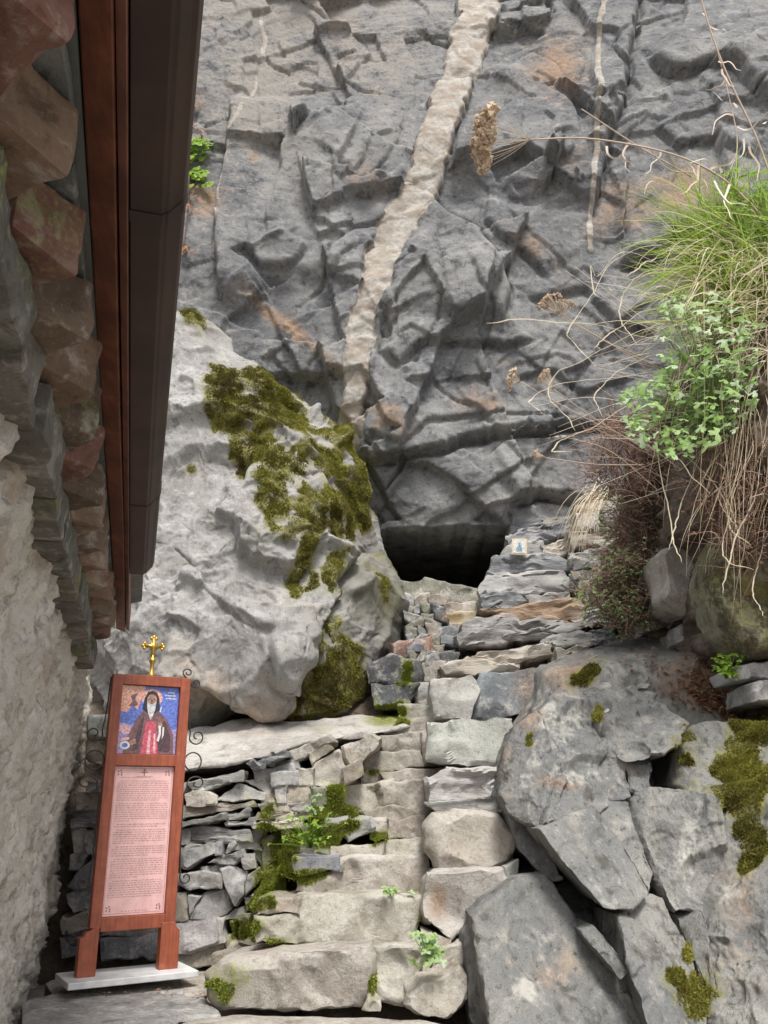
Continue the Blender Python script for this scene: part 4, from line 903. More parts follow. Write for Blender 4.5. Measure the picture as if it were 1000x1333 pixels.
Q5([(884, 56), (952, 48), (942, 92), (896, 88)], 'pale', slate=False, D=8.25); Q5([(860, 10), (960, -15), (965, 40), (888, 48)], 'cream', slate=False, D=8.5); Q5([(895, 100), (960, 92), (960, 150), (900, 152)], 'grey', D=8.1)
Q5([(780, 350), (860, 335), (870, 395), (775, 400)], 'grey', D=7.4); Q5([(785, 430), (860, 400), (880, 455), (800, 470)], 'dark', D=7.2)
for l_, c_, d_ in [([(955, 40), (1030, 20), (1040, 80), (950, 92)], 'pale', 8.1), ([(960, 92), (1040, 84), (1050, 150), (962, 152)], 'grey', 7.9), ([(840, 215), (930, 160), (960, 230), (850, 262)], 'pale', 7.7), ([(960, 160), (1040, 155), (1040, 240), (965, 235)], 'tan', 7.5), ([(865, 262), (960, 235), (970, 320), (880, 330)], 'grey', 7.35), ([(870, 335), (960, 325), (960, 400), (872, 398)], 'pale', 7.1), ([(965, 300), (1060, 250), (1070, 340), (965, 390)], 'pink', 6.9)]: Q5(l_, c_, slate=False, D=d_)
Q5([(700, 96), (722, 92), (724, 122), (702, 128)], 'white', D=8.45)
# ----- dry wall
W3 = lambda l, c='slate', **k: lay(drywall, r3(l), col=c, D=k.pop('D', 5.5) + RS.uniform(-0.03, 0.03), n=k.pop('n', 12), back=0.3, slate=k.pop('slate', False), **k)
for l, c, s in [
 ([(640, 440), (830, 405), (828, 440), (660, 468)], 'grey', 1), ([(855, 378), (980, 330), (986, 355), (870, 398)], 'slate', 1), ([(630, 482), (690, 460), (740, 490), (736, 516), (640, 522)], 'cream', 0), ([(744, 502), (820, 450), (912, 480), (900, 503)], 'pale', 0),
 ([(604, 532), (862, 510), (872, 530), (610, 568)], 'tan', 1), ([(600, 578), (770, 550), (776, 570), (605, 602)], 'grey', 1), ([(762, 550), (852, 535), (852, 562), (780, 574)], 'grey', 1), ([(655, 602), (700, 590), (850, 600), (862, 642), (660, 642)], 'grey', 1),
 ([(598, 612), (652, 605), (652, 652), (600, 657)], 'grey', 0), ([(776, 574), (872, 566), (872, 592), (780, 592)], 'grey', 1), ([(862, 580), (1000, 574), (1000, 602), (870, 602)], 'pale', 1), ([(888, 550), (1000, 548), (1000, 573), (880, 570)], 'tan', 1),
 ([(860, 606), (912, 602), (906, 642), (870, 642)], 'grey', 0), ([(795, 645), (890, 655), (896, 676), (795, 672)], 'pale', 1), ([(620, 692), (740, 640), (736, 690), (640, 742), (625, 732)], 'grey', 0), ([(598, 668), (650, 655), (692, 660), (620, 687), (600, 692)], 'pale', 0),
 ([(740, 646), (766, 640), (760, 690), (738, 693)], 'slate', 0), ([(766, 682), (800, 640), (810, 660), (780, 692)], 'pale', 0), ([(715, 717), (760, 695), (832, 674), (836, 700), (800, 727)], 'grey', 0), ([(835, 690), (872, 684), (876, 736), (840, 742), (825, 712)], 'pale', 0),
 ([(690, 737), (740, 725), (792, 730), (760, 757), (700, 757)], 'grey', 0), ([(593, 762), (690, 745), (752, 760), (754, 806), (640, 812), (595, 792)], 'pale', 0), ([(754, 742), (800, 730), (847, 750), (832, 830), (802, 867), (770, 792)], 'pale', 0), ([(850, 762), (887, 735), (892, 770), (840, 832)], 'grey', 0),
 ([(648, 917), (700, 830), (772, 805), (792, 872), (740, 912)], 'pale', 0), ([(585, 822), (637, 820), (642, 912), (583, 922)], 'tan', 0), ([(640, 832), (692, 835), (652, 907)], 'pale', 0), ([(760, 902), (842, 870), (842, 906), (770, 917)], 'grey', 0),
 ([(598, 932), (742, 910), (747, 996), (650, 1028), (600, 1028)], 'pale', 0), ([(744, 912), (767, 910), (770, 986), (750, 996)], 'white', 0), ([(760, 982), (790, 965), (838, 990), (822, 1012), (780, 1022)], 'tan', 0), ([(855, 832), (900, 795), (917, 800), (890, 842)], 'pale', 0),
 ([(895, 640), (962, 620), (965, 705), (898, 714)], 'green', 0), ([(965, 622), (1020, 610), (1030, 690), (970, 700)], 'green', 0), ([(885, 752), (972, 740), (982, 822), (900, 824)], 'green', 0), ([(838, 840), (882, 835), (892, 882), (845, 884)], 'green', 0), ([(790, 922), (860, 905), (892, 930), (872, 984), (800, 964)], 'green', 0),
 ([(900, 715), (1010, 702), (1020, 745), (900, 752)], 'green', 0), ([(890, 822), (985, 820), (990, 870), (885, 870)], 'green', 0), ([(780, 1010), (880, 985), (900, 1040), (760, 1060)], 'tan', 0), ([(600, 1030), (760, 1000), (770, 1060), (600, 1085)], 'tan', 0),
 ([(740, 620), (800, 618), (800, 645), (740, 645)], 'dark', 0), ([(870, 640), (900, 640), (895, 735), (875, 690)], 'grey', 0),
 ([(250, 540), (337, 535), (332, 567), (255, 572)], 'slate', 1), ([(248, 576), (332, 570), (327, 602), (250, 602)], 'slate', 1), ([(248, 608), (292, 604), (292, 682), (255, 682)], 'grey', 0), ([(292, 606), (350, 604), (350, 690), (300, 685)], 'slate', 0), ([(238, 692), (310, 682), (272, 742), (235, 742)], 'slate', 0), ([(228, 802), (275, 742), (332, 690), (322, 792), (260, 812)], 'slate', 0),
 ([(226, 832), (270, 815), (292, 882), (240, 892)], 'slate', 0), ([(275, 815), (340, 795), (340, 885), (295, 882)], 'slate', 0), ([(212, 902), (322, 892), (312, 948), (215, 972)], 'tan', 0), ([(205, 978), (302, 970), (292, 1045), (212, 1048)], 'slate', 0), ([(252, 480), (342, 478), (337, 532), (260, 537)], 'tan', 0),
 ([(345, 985), (545, 965), (545, 1048), (355, 1052)], 'slate', 0), ([(300, 440), (370, 430), (370, 478), (300, 478)], 'grey', 1), ([(290, 380), (380, 372), (380, 430), (290, 436)], 'tan', 1), ([(300, 300), (400, 290), (400, 370), (300, 375)], 'tan', 0), ([(300, 220), (390, 215), (400, 290), (300, 298)], 'grey', 0),
 ([(225, 960), (340, 955), (330, 990), (225, 995)], 'dark', 1)]:
    W3(l, c, slate=bool(s))
# stones of the wall hidden behind the stand, laid in courses
for l_, c_ in [([(870, 395), (1000, 380), (1010, 430), (880, 440)], 'grey'), ([(840, 440), (960, 432), (950, 480), (915, 480)], 'pale'), ([(600, 450), (650, 445), (660, 470), (625, 485), (600, 480)], 'grey'), ([(890, 482), (1000, 478), (1000, 546), (905, 546)], 'tan'), ([(640, 650), (700, 645), (690, 660), (640, 690)], 'grey')]: W3(l_, c_, D=5.56)
yy = 470
while yy < 965:
    hh = RS.uniform(26, 62); xx = 338 + RS.uniform(-10, 5)
    while xx < 600:
        ww = RS.uniform(50, 120); x1 = min(xx + ww, 606)
        W3([(xx, yy + RS.uniform(0, 4)), (x1 - 2, yy + RS.uniform(0, 4)), (x1 - 2, yy + hh - 2), (xx, yy + hh - 2)], random.choice(['slate', 'grey', 'tan']), n=7, D=5.53)
        xx = x1
    yy += hh
for l, c in [([(442, 172), (530, 130), (562, 150), (552, 178), (470, 238), (448, 205)], 'tan'), ([(352, 222), (430, 180), (457, 240), (442, 292), (360, 294)], 'beige'), ([(338, 192), (400, 158), (412, 180), (350, 224)], 'tan'), ([(272, 187), (400, 138), (422, 155), (330, 202), (290, 217)], 'beige'),
             ([(308, 240), (356, 238), (352, 292), (310, 288)], 'beige'), ([(268, 296), (342, 290), (332, 342), (275, 347)], 'tan'), ([(232, 302), (270, 290), (266, 347), (240, 347)], 'pale'), ([(222, 255), (305, 248), (300, 290), (228, 295)], 'grey'), ([(205, 228), (300, 212), (310, 240), (215, 252)], 'grey'),
             ([(188, 352), (332, 344), (332, 366), (200, 380)], 'pale'), ([(178, 384), (258, 376), (252, 397), (190, 402)], 'tan'), ([(164, 412), (312, 398), (314, 420), (170, 427)], 'cream'), ([(440, 240), (500, 205), (505, 260), (450, 290)], 'tan'), ([(260, 380), (340, 368), (345, 398), (262, 398)], 'green'), ([(315, 425), (365, 420), (355, 515), (318, 510)], 'green'),
             ([(255, 420), (315, 420), (320, 500), (262, 505)], 'green'), ([(295, 505), (345, 505), (320, 600), (262, 560)], 'green'), ([(330, 300), (360, 296), (360, 398), (335, 365)], 'green'), ([(255, 500), (300, 500), (300, 560), (250, 565)], 'green'), ([(250, 620), (310, 618), (190, 645), (182, 700), (160, 690), (180, 640)], 'green'), ([(110, 700), (182, 690), (175, 790), (120, 780)], 'green'), ([(100, 780), (180, 780), (200, 830), (60, 850)], 'tan'), ([(40, 820), (120, 790), (120, 840), (40, 870)], 'tan')]:
    lay(drywall, r6(l), D=5.52 + (0.12 if l[0][1] < 240 else 0) - (0.1 if l[0][1] > 400 else 0), col=c, n=13, back=0.4, slate=(max(v for u, v in l) - min(v for u, v in l) < 40))
# rubble packed beside the upper steps, at the foot of the boulder
rubble = empty('rubble_heap', tuple(P(545, 850, 7.5)), label='heap of small dark slate pieces between the boulder and the upper steps', cat='rubble')
y0 = 776
while y0 < 852:
    hh = RS.uniform(6, 12); x = 528 + RS.uniform(0, 6) - (850 - y0) * 0.10; xe = 570 + (y0 - 780) * 0.10
    while x < xe:
        w = RS.uniform(8, 26); t = RS.uniform(-7, 7); k_ = RS.uniform(-3, 3)
        lay(rubble, [(x, y0 + t), (x + w * .5, y0 - 2 + k_), (x + w, y0 - t * 0.7), (x + w - 2, y0 + hh - t * 0.5), (x + w * .4, y0 + hh + k_), (x + 2, y0 + hh + t)], D=float(Dy(y0 + 10)) - 0.05 + RS.uniform(-0.10, 0.08), col=random.choice(['dark', 'tan', 'green', 'slate', 'grey']), n=8, back=0.2, amp=1.6)
        x += w
    y0 += hh
for l, c in [([(536, 832), (560, 828), (565, 856), (540, 860)], 'red'), ([(508, 838), (538, 832), (540, 862), (512, 858)], 'red'), ([(478, 862), (510, 850), (546, 860), (550, 884), (520, 892), (482, 888)], 'dark'), ([(484, 890), (545, 890), (530, 924), (490, 918)], 'dark'), ([(555, 856), (570, 848), (575, 870), (556, 876)], 'grey')]:
    lay(rubble, l, D=float(Dy(max(b for a, b in l))) + 0.02, col=c, n=16, back=0.4, mossy=1.0, moss=0.12 if c == 'dark' else 0, amp=1.6)
# pale wet ledge under the boulder
L_OUT = [(226, 950), (300, 940), (390, 936), (470, 930), (530, 926), (535, 945), (490, 955), (440, 962), (395, 968), (350, 984), (290, 996), (228, 1004), (150, 1004), (150, 950)]
L_D = rbf([(226, 950, 6.35), (390, 938, 6.5), (530, 930, 6.6), (490, 953, 6.15), (400, 966, 5.85), (350, 983, 5.72), (235, 1002, 5.6), (300, 970, 5.95), (150, 950, 6.3), (150, 1004, 5.6)])
V, Fs, nf = rock_body(L_OUT, L_D, 60, 0.6, 0.05, 0.1, (340, 965), 6, 0.02); Fs = orient(V, Fs); N = vnorm(V, Fs)
V = V + N * (0.03 * fbm(V * 3, 3) - 0.03 * facets(V * np.array([2, 3, 9]), 0.9, 0.6, 'min') + 0.008 * fbm(V * 12, 3))[:, None]
px, py = proj(V); me = mk_mesh('rock_ledge', V, Fs, M['stone'])
set_mask(me, np.stack([blob(px, py, [(500, 935, 30, 12, 0, .9), (420, 950, 30, 8, 0, .4)]), blob(px, py, [(330, 955, 60, 10, 0, .35)]), 0 * px, 0.3 + 0.4 * fbm(V * 2, 3)], 1))
ledge = link('rock_ledge', me, None, 'smooth pale sloping rock ledge below the big mossy boulder', 'rock', color=(0.47, 0.445, 0.41, 1))
# loose rocks
def loose(poly, D, col, label, n=30, rnd=0.35, group=None, back=0.4, **k):
    o = lay(None, poly, D=D, col=col, n=n, rnd=rnd, back=back, name='rock', label=label, cat='rock', amp=1.3, **k)
    if group: o['group'] = group
    return o
loose([(529, 1290), (546, 1266), (590, 1253), (609, 1278), (607, 1304), (584, 1330), (546, 1326), (529, 1312)], 4.35, 'beige', 'rounded beige rock at the foot of the steps beside the outcrop')
loose([(843, 792), (878, 776), (905, 774), (922, 800), (880, 818), (850, 816)], 6.1, 'pink', 'pinkish grey rock lying on top of the outcrop below the dry bushes')
loose([(884, 816), (915, 806), (942, 806), (946, 842), (905, 848), (886, 834)], 5.7, 'grey', 'rounded grey rock tucked below the earth bank on the outcrop')
loose([(862, 720), (900, 690), (930, 700), (940, 780), (905, 800), (868, 770)], 5.45, 'pink', 'tall reddish grey rock standing under the overhanging earth bank')
loose([(932, 740), (945, 690), (968, 660), (1000, 680), (1030, 750), (1040, 850), (990, 845), (962, 815), (942, 780)], 4.62, 'ochre2', 'mossy yellowish rock slab leaning under the earth bank', n=60, rnd=0.2, moss=0.36)
loose([(960, 868), (1005, 858), (1040, 870), (1030, 886), (965, 882)], 4.75, 'pale', 'flat pale stone slab on the mossy right shoulder of the outcrop')
loose([(985, 888), (1030, 880), (1040, 910), (985, 912)], 4.68, 'grey', 'small grey stone just below the flat pale slab on the outcrop')
for (x, y, w, h, lb_) in [(845, 905, 12, 5, 'flat pale stone flake lying on the outcrop beside the leaf litter'), (825, 898, 8, 7, 'upright pale stone chip touching the flat flake on the outcrop'), (838, 893, 7, 3, 'tiny grey pebble behind the flat flake on the outcrop'), (792, 927, 6, 5, 'small round white pebble alone on the outcrop edge')]:
    loose([(x - w, y), (x, y - h), (x + w, y - h * 0.3), (x + w * 0.6, y + h), (x - w * 0.6, y + h)], float(O_D(x, y)) - 0.06, 'white' if w < 8 else 'pale', lb_, n=8, back=0.1)
# paving in front of the icon stand
for l, c in [([(30, 1300), (90, 1288), (180, 1292), (262, 1296), (268, 1302), (225, 1330), (120, 1334), (30, 1340)], 'grey'), ([(225, 1330), (300, 1318), (420, 1322), (560, 1326), (620, 1340), (560, 1400), (240, 1400)], 'pink'), ([(262, 1294), (270, 1300), (290, 1322), (228, 1324)], 'grey'), ([(10, 1342), (120, 1336), (226, 1332), (236, 1400), (0, 1400)], 'slate'), ([(228, 1268), (268, 1258), (270, 1290), (240, 1296)], 'tan'), ([(60, 1275), (230, 1262), (262, 1290), (180, 1294), (70, 1290)], 'grey')]:
    # flat slabs: traced on the ground, with thickness downwards
    zt = -0.012 + 0.006 * RS.rand()
    pl = np.array(l, float); kk = []
    for (x, y) in pl:
        a = P(x, y, 1.0) - np.array([0, 0, EYE]); t = (zt - EYE) / a[2]; kk.append((a[0] * t, a[1] * t))
    uv, r, ring, F = outline_grid(kk, 24); Vt = np.stack([uv[:, 0], uv[:, 1], np.full(len(uv), zt)], 1); Vt[:, 2] -= 0.02 * np.clip((r - 0.9) / 0.1, 0, 1) ** 2
    Vt[:, 2] += 0.006 * fbm(Vt * 6, 3); m = len(ring); Vb = Vt[ring].copy(); Vb[:, 2] -= 0.12; nx = np.roll(np.arange(m), -1); o_ = len(Vt) + np.arange(m)
    V = np.vstack([Vt, Vb]); Fs = [F, np.stack([ring, ring[nx], o_[nx], o_], 1)]
    me = mk_mesh('paving_stone', V, Fs, M['stone']); set_mask(me, np.tile([0, 0, 0, 0.3], (len(V), 1)))
    cc = COLS[c]; o = link('paving_stone', me, ground, color=(cc[0], cc[1], cc[2], 1))
# moss cushions on the laid stones
for root, cnt, sd in ((stairs, 9000, 21), (drywall, 16000, 22), (rubble, 6000, 23)):
    lst = moss_pool[root.name]; offs = 0; Vs = []; Fq = []; W = []
    for V, F, w in lst: Vs.append(V); Fq.append(F + offs); W.append(w); offs += len(V)
    tm = tuft_mesh('moss', np.vstack(Vs), np.vstack(Fq), np.concatenate(W), cnt, 0.013, M['moss_bright'], sd)
    if tm: settle(link('moss', tm, None, kind='stuff'), root)

# ================================================================== building on the left: rubble wall, saw-tooth cornice, eaves board, gutter
_d = P(172, 1059, 1.0) - np.array([0, 0, EYE]); _d[2] = 0; WD = _d / np.linalg.norm(_d); WN = np.array([WD[1], -WD[0], 0.0])
SLOPE = -0.0236
def BW(s, o, h):
    """building frame: s along the wall, o outwards, h above the eye (eaves fall slightly)"""
    s, o, h = np.broadcast_arrays(np.asarray(s, float), np.asarray(o, float), np.asarray(h, float))
    return s[..., None] * WD + o[..., None] * WN + np.stack([0 * s, 0 * s, EYE + h], -1)
def s_on(x, y, o):
    d = P(x, y, 1.0) - np.array([0, 0, EYE]); t = o / (d @ WN); return t * (d @ WD), t * d[2]
bld = empty('stone_building', tuple(BW(4.2, -0.5, -EYE)), label='old rubble stone building with saw-tooth cornice and dark gutter over the icon stand', cat='building')
M['board'] = plain('eaves_board_paint', (0.155, 0.055, 0.03), 0.55, 0, 0.4, 0.35, 9, 0.25, 40)
M['gutter'] = plain('gutter_brown', (0.045, 0.025, 0.018), 0.55, 0, 0.4, 0.25, 5)
M['soffit'] = plain('soffit_slate', (0.10, 0.105, 0.10), 0.8, 0, 0.2, 0.25, 6, 0.4, 30)
M['roof'] = plain('roof_slate', (0.17, 0.17, 0.165), 0.8, 0, 0.2, 0.3, 4, 0.5, 20)
# face of the wall: leans outwards going up, ends where the photograph shows its far edge
edge = []
OW0, OW1 = -0.47, -0.37
for (x, y) in [(30, 1345), (45, 1310), (62, 1260), (75, 1235), (85, 1130), (98, 1020), (108, 950), (116, 890), (120, 850), (126, 800)]:
    f = np.clip((1310 - y) / 460.0, -0.3, 1.2); o = OW0 + (OW1 - OW0) * f
    s, h = s_on(x, y, o); edge.append((h, s, o))
edge = np.array(edge)[np.argsort([e[0] for e in edge])]
def wall_o(h): return np.interp(h, [-1.6, edge[0, 0], edge[-1, 0], 1.2], [OW0 - 0.04, edge[0, 2], edge[-1, 2], OW1 + 0.0])
def wall_end(h): return np.interp(h, edge[:, 0], edge[:, 1])
hv = np.linspace(-1.6, 0.9, 330); tu = np.linspace(0, 1, 420)
H, T_ = np.meshgrid(hv, tu, indexing='ij'); H = H.ravel(); T_ = T_.ravel(); Se = wall_end(H) + 0.04 * pn(np.stack([H * 5, 0 * H, 0 * H], 1)); Sv = 0.4 + (Se - 0.4) * T_; O = wall_o(H)
p3 = np.stack([Sv, 0 * Sv, H], 1).astype(np.float32)
hp, ep = plates(np.stack([Sv * 4.2, H * 6.5], 1) + 0.5 * np.stack([pn(p3 * 3), pn(p3 * 3 + 9)], 1), 0.8, 0.5)
vis = sstep(0.05, 0.30, fbm(p3 * 3.0 + 6, 3)) * sstep(0.05, 0.16, ep)            # where a stone face looks out of the mortar
crv = sstep(-0.1, 0.5, fbm(p3 * np.array([9, 1, 4.5]) + 2, 4, gain=0.6)); pit = sstep(0.18, 0.5, pn(p3 * np.array([26, 1, 13]) + 4)) * sstep(-0.2, 0.3, pn(p3 * 2.2 + 77))
d = 0.020 * vis * (1 + hp) + 0.05 * fbm(p3 * np.array([2.0, 1, 1.5]), 3) + 0.022 * crv - 0.030 * pit + 0.012 * fbm(p3 * np.array([30, 1, 16]), 3) - 0.028 * facets(np.stack([Sv * 6, H * 4.5], 1), 0.9, 0.6, 'min')
rd = 0.10 * sstep(0.965, 1.0, T_) ** 2
W = BW(Sv, O + d - rd, H)
ret = W.reshape(len(hv), len(tu), 3)[:, -1] - 1.2 * WN; ret2 = ret.copy()
V = np.vstack([W, ret]); nW = len(W); li = (np.arange(len(hv)) * len(tu) + len(tu) - 1); ri = nW + np.arange(len(hv))
Fs = [grid_faces(len(hv), len(tu)), np.stack([li[:-1], li[1:], ri[1:], ri[:-1]], 1)]
me = mk_mesh('wall', V, Fs, M['plaster']); pad = np.zeros(len(hv))
hid = sstep(0.2, 0.5, fbm(p3 * 1.6 + 15, 3))
set_mask(me, np.stack([np.concatenate([0.28 * sstep(-0.2, 0.6, pn(p3 * 2 + 3)) * sstep(-0.1, 0.7, H), pad]), np.concatenate([0.35 * hid, pad]), np.concatenate([vis * 0.45, pad]), np.concatenate([0.5 * sstep(0.1, 0.6, H) * sstep(0, .4, pn(p3 * 3 + 30)), pad])], 1))
settle(link('wall', me), bld)
def bblock(s0, s1, o0, o1, h0, h1, col, name, n=9, rot=0.0, amp=0.006, rnd=0.012, moss=0.0):
    """block with rough faces in the building frame (cube grid)"""
    parts = []; a = np.linspace(-1, 1, n); A, B = np.meshgrid(a, a, indexing='ij'); A = A.ravel(); B = B.ravel(); I = np.ones_like(A); off = 0; Fs = []
    for ax in range(3):
        for sg in (-1, 1):
            c = [None] * 3; c[ax] = I * sg; c[(ax + 1) % 3] = A; c[(ax + 2) % 3] = B; parts.append(np.stack(c, 1)); Fs.append(grid_faces(n, n, off, flip=(sg < 0))); off += n * n
    C = np.vstack(parts); half = np.array([(s1 - s0) / 2, (o1 - o0) / 2, (h1 - h0) / 2]); L = C * half
    # round the corners
    inner = np.clip(L, -(half - rnd * 2), half - rnd * 2); dd = L - inner; ln = np.linalg.norm(dd, axis=1)[:, None] + 1e-9; L = inner + dd / ln * np.minimum(ln, rnd * 2)
    if rot: L = np.stack([L[:, 0] * math.cos(rot) - L[:, 1] * math.sin(rot), L[:, 0] * math.sin(rot) + L[:, 1] * math.cos(rot), L[:, 2]], 1)
    sm, om, hm = (s0 + s1) / 2, (o0 + o1) / 2, (h0 + h1) / 2
    Wd = BW(sm + L[:, 0], om + L[:, 1], hm + SLOPE * (sm + L[:, 0]) + L[:, 2])
    dirn = BW(L[:, 0], L[:, 1], L[:, 2]) - np.array([0, 0, EYE]); dirn /= np.linalg.norm(dirn, axis=1)[:, None] + 1e-9
    Wd = Wd + dirn * (amp * 1.6 * fbm(Wd * 9 + s0 * 7, 3) - amp * 3.0 * facets(Wd * 11 + s0 * 3, 0.9, 0.6, 'min'))[:, None]
    me = mk_mesh(name, Wd, Fs, M['corbel'], True, 45)
    mm = fbm(Wd * 5 + 3, 3); set_mask(me, np.stack([np.clip(moss + 0.5 * mm * (moss > 0), 0, 1), 0 * mm, 0 * mm, 0 * mm], 1))
    c = np.array(col) * RS.uniform(0.85, 1.15); o = link(name, me, None, color=(c[0], c[1], c[2], 1)); return settle(o, bld)
H0 = 1.235
s = 0.35
while s < 5.0:                                   # corbel slabs under the teeth
    L = RS.uniform(0.28, 0.5); e = min(s + L, 5.05)
    bblock(s, e - 0.006, -0.62, -0.285 + RS.uniform(-0.015, 0.015), H0 - 0.36, H0 - 0.215 + RS.uniform(-0.01, 0.01), random.choice([(0.14, 0.145, 0.14), (0.17, 0.155, 0.135), (0.15, 0.145, 0.125)]), 'corbel_slab', 14, 0, 0.009, 0.006, 0.22 if RS.rand() < 0.5 else 0); s = e
s = 0.45; k = 0
while s < 5.0:                                   # saw-tooth course: square stones set on the diagonal
    sz = RS.uniform(0.078, 0.09); om = -0.308 + RS.uniform(-0.008, 0.012)
    bblock(s - sz, s + sz, om - sz, om + sz, H0 - 0.212, H0 - 0.062, random.choice([(0.21, 0.13, 0.095), (0.22, 0.15, 0.105), (0.17, 0.125, 0.09), (0.21, 0.11, 0.085)]), 'cornice_stone', 13, R(45 + RS.uniform(-7, 7)), 0.007, 0.005, 0.12 if RS.rand() < 0.3 else 0)
    s += RS.uniform(0.245, 0.275); k += 1
s = 0.3
while s < 5.1:                                   # slates that close the cornice
    L = RS.uniform(0.4, 0.7); e = min(s + L, 5.15)
    bblock(s, e - 0.005, -0.7, -0.212 + RS.uniform(-0.012, 0.012), H0 - 0.06, H0 - 0.018, (0.13, 0.14, 0.135), 'cornice_slate', 7, 0, 0.004, 0.008); s = e
def extrude_profile(prof, s0, s1, name, mat, ns=14, bev=0.0, wob=0.0):
    pr = np.array(prof, float); m = len(pr); ss = np.linspace(s0, s1, ns)
    V = np.concatenate([BW(np.full(m, q), pr[:, 0] + wob * math.sin(q * 2.1), pr[:, 1] + SLOPE * q + wob * math.sin(q * 1.3 + 1)) for q in ss]); i, j = np.meshgrid(np.arange(ns - 1), np.arange(m), indexing='ij'); j2 = (j + 1) % m
    F = np.stack([i * m + j, (i + 1) * m + j, (i + 1) * m + j2, i * m + j2], -1).reshape(-1, 4)
    me = bpy.data.meshes.new(name); faces = F.tolist() + [list(range(m))[::-1][::-1], list(range((ns - 1) * m, ns * m))[::-1]]
    me.from_pydata(V.tolist(), [], faces); me.update(); me.materials.append(mat); o = link(name, me); settle(o, bld)
    if bev: bevel_obj(o, bev)
    return o
extrude_profile([(-0.198, H0 - 0.012), (-0.142, H0 - 0.03), (-0.142, H0 + 0.10), (-0.198, H0 + 0.10)], 0.15, 5.55, 'eaves_board', M['board'], 20, 0.004, 0.002)
extrude_profile([(-0.139, H0 - 0.018), (-0.120, H0 - 0.035), (-0.120, H0 + 0.10), (-0.139, H0 + 0.10)], 0.15, 5.5, 'trim_batten', plain('batten_paint', (0.21, 0.10, 0.075), 0.55, 0, 0.4, 0.25, 9), 20, 0.002)
extrude_profile([(-0.117, H0 - 0.012), (-0.052, H0 - 0.012), (-0.046, H0 - 0.004), (-0.040, H0 - 0.004), (-0.022, H0 + 0.022), (-0.012, H0 + 0.03), (-0.006, H0 + 0.06), (-0.006, H0 + 0.10), (-0.016, H0 + 0.10), (-0.020, H0 + 0.04), (-0.05, H0 + 0.01), (-0.105, H0 + 0.005), (-0.109, H0 + 0.105), (-0.117, H0 + 0.105)], 0.12, 4.28, 'gutter', M['gutter'], 16, 0.002)
for s_ in (1.55, 3.3): extrude_profile([(-0.1185, H0 - 0.0145), (-0.051, H0 - 0.0145), (-0.0445, H0 - 0.0065), (-0.039, H0 - 0.0065), (-0.020, H0 + 0.020), (-0.0095, H0 + 0.029), (-0.0035, H0 + 0.06), (-0.0035, H0 + 0.101), (-0.02, H0 + 0.101), (-0.02, H0 + 0.05), (-0.05, H0 + 0.0), (-0.1185, H0 - 0.006)], s_, s_ + 0.035, 'gutter_clip', M['gutter'], 2)
extrude_profile([(-0.70, H0 + 0.105), (-0.14, H0 + 0.102), (-0.06, H0 + 0.125), (-0.06, H0 + 0.165), (-1.9, H0 + 0.80), (-1.9, H0 + 0.70)], 0.05, 5.35, 'roof', M['roof'], 8)
extrude_profile([(-0.70, H0 - 0.016), (-0.200, H0 - 0.016), (-0.200, H0 + 0.10), (-0.70, H0 + 0.10)], 0.1, 5.1, 'soffit', M['soffit'], 8)

# ================================================================== icon stand
st = empty('icon_stand', label='reddish wooden stand with saint icon above framed pink text sheet and gold cross on top', cat='icon stand')
st.location = tuple(P(167, 1269, 5.0)); st.rotation_euler = (0, R(-0.6), R(30))
M['redwood'] = plain('red_wood_paint', (0.33, 0.088, 0.045), 0.42, 0, 0.45, 0.16, 18, 0.15, 80)
M['marble'] = plain('white_marble', (0.66, 0.66, 0.66), 0.4, 0, 0.5, 0.16, 9)
M['gold'] = plain('gold_brass', (0.62, 0.40, 0.09), 0.38, 0.8, 0.5, 0.1, 30)
M['iron'] = plain('dark_iron', (0.06, 0.045, 0.04), 0.5, 0.4, 0.5, 0.2, 30)
def part(name, V, Fs, mat, parent, bev=0, smooth=False):
    me = mk_mesh(name, V, Fs, mat, smooth); o = link(name, me, parent)
    if bev: bevel_obj(o, bev)
    return o
def grain(m, stretch, col2):
    nt = m.node_tree; nb = NB(nt); b = nt.nodes['Principled BSDF']; old = b.inputs['Base Color'].links[0].from_socket; f = nb.noise(1.0, 6, 0.65, nb.coord(stretch), 0.3); w = nb.noise(9.0, 6, 0.7, nb.coord())
    c = nb.mix(nb.ramp(f, 0.42, 0.62, 0, 0.55), old, col2); c = nb.mix(nb.ramp(w, 0.62, 0.72, 0, 0.35), c, (0.42, 0.24, 0.17)); nb.l(c, b.inputs['Base Color']); nb.l(nb.bump(f, 0.25, 0.002), b.inputs['Normal'])
grain(M['redwood'], (70, 70, 5), (0.20, 0.045, 0.022)); grain(M['board'], (60, 5, 60), (0.09, 0.03, 0.018))
HW, DT = 0.225, 0.05             # half width, thickness
V, F = box(-0.33, 0.33, -0.15, 0.19, -0.02, 0.012); part('marble_base', V, F, M['marble'], st, 0.004)
Z0, Z1, Z2, ZT = 0.30, 1.04, 1.085, 1.545
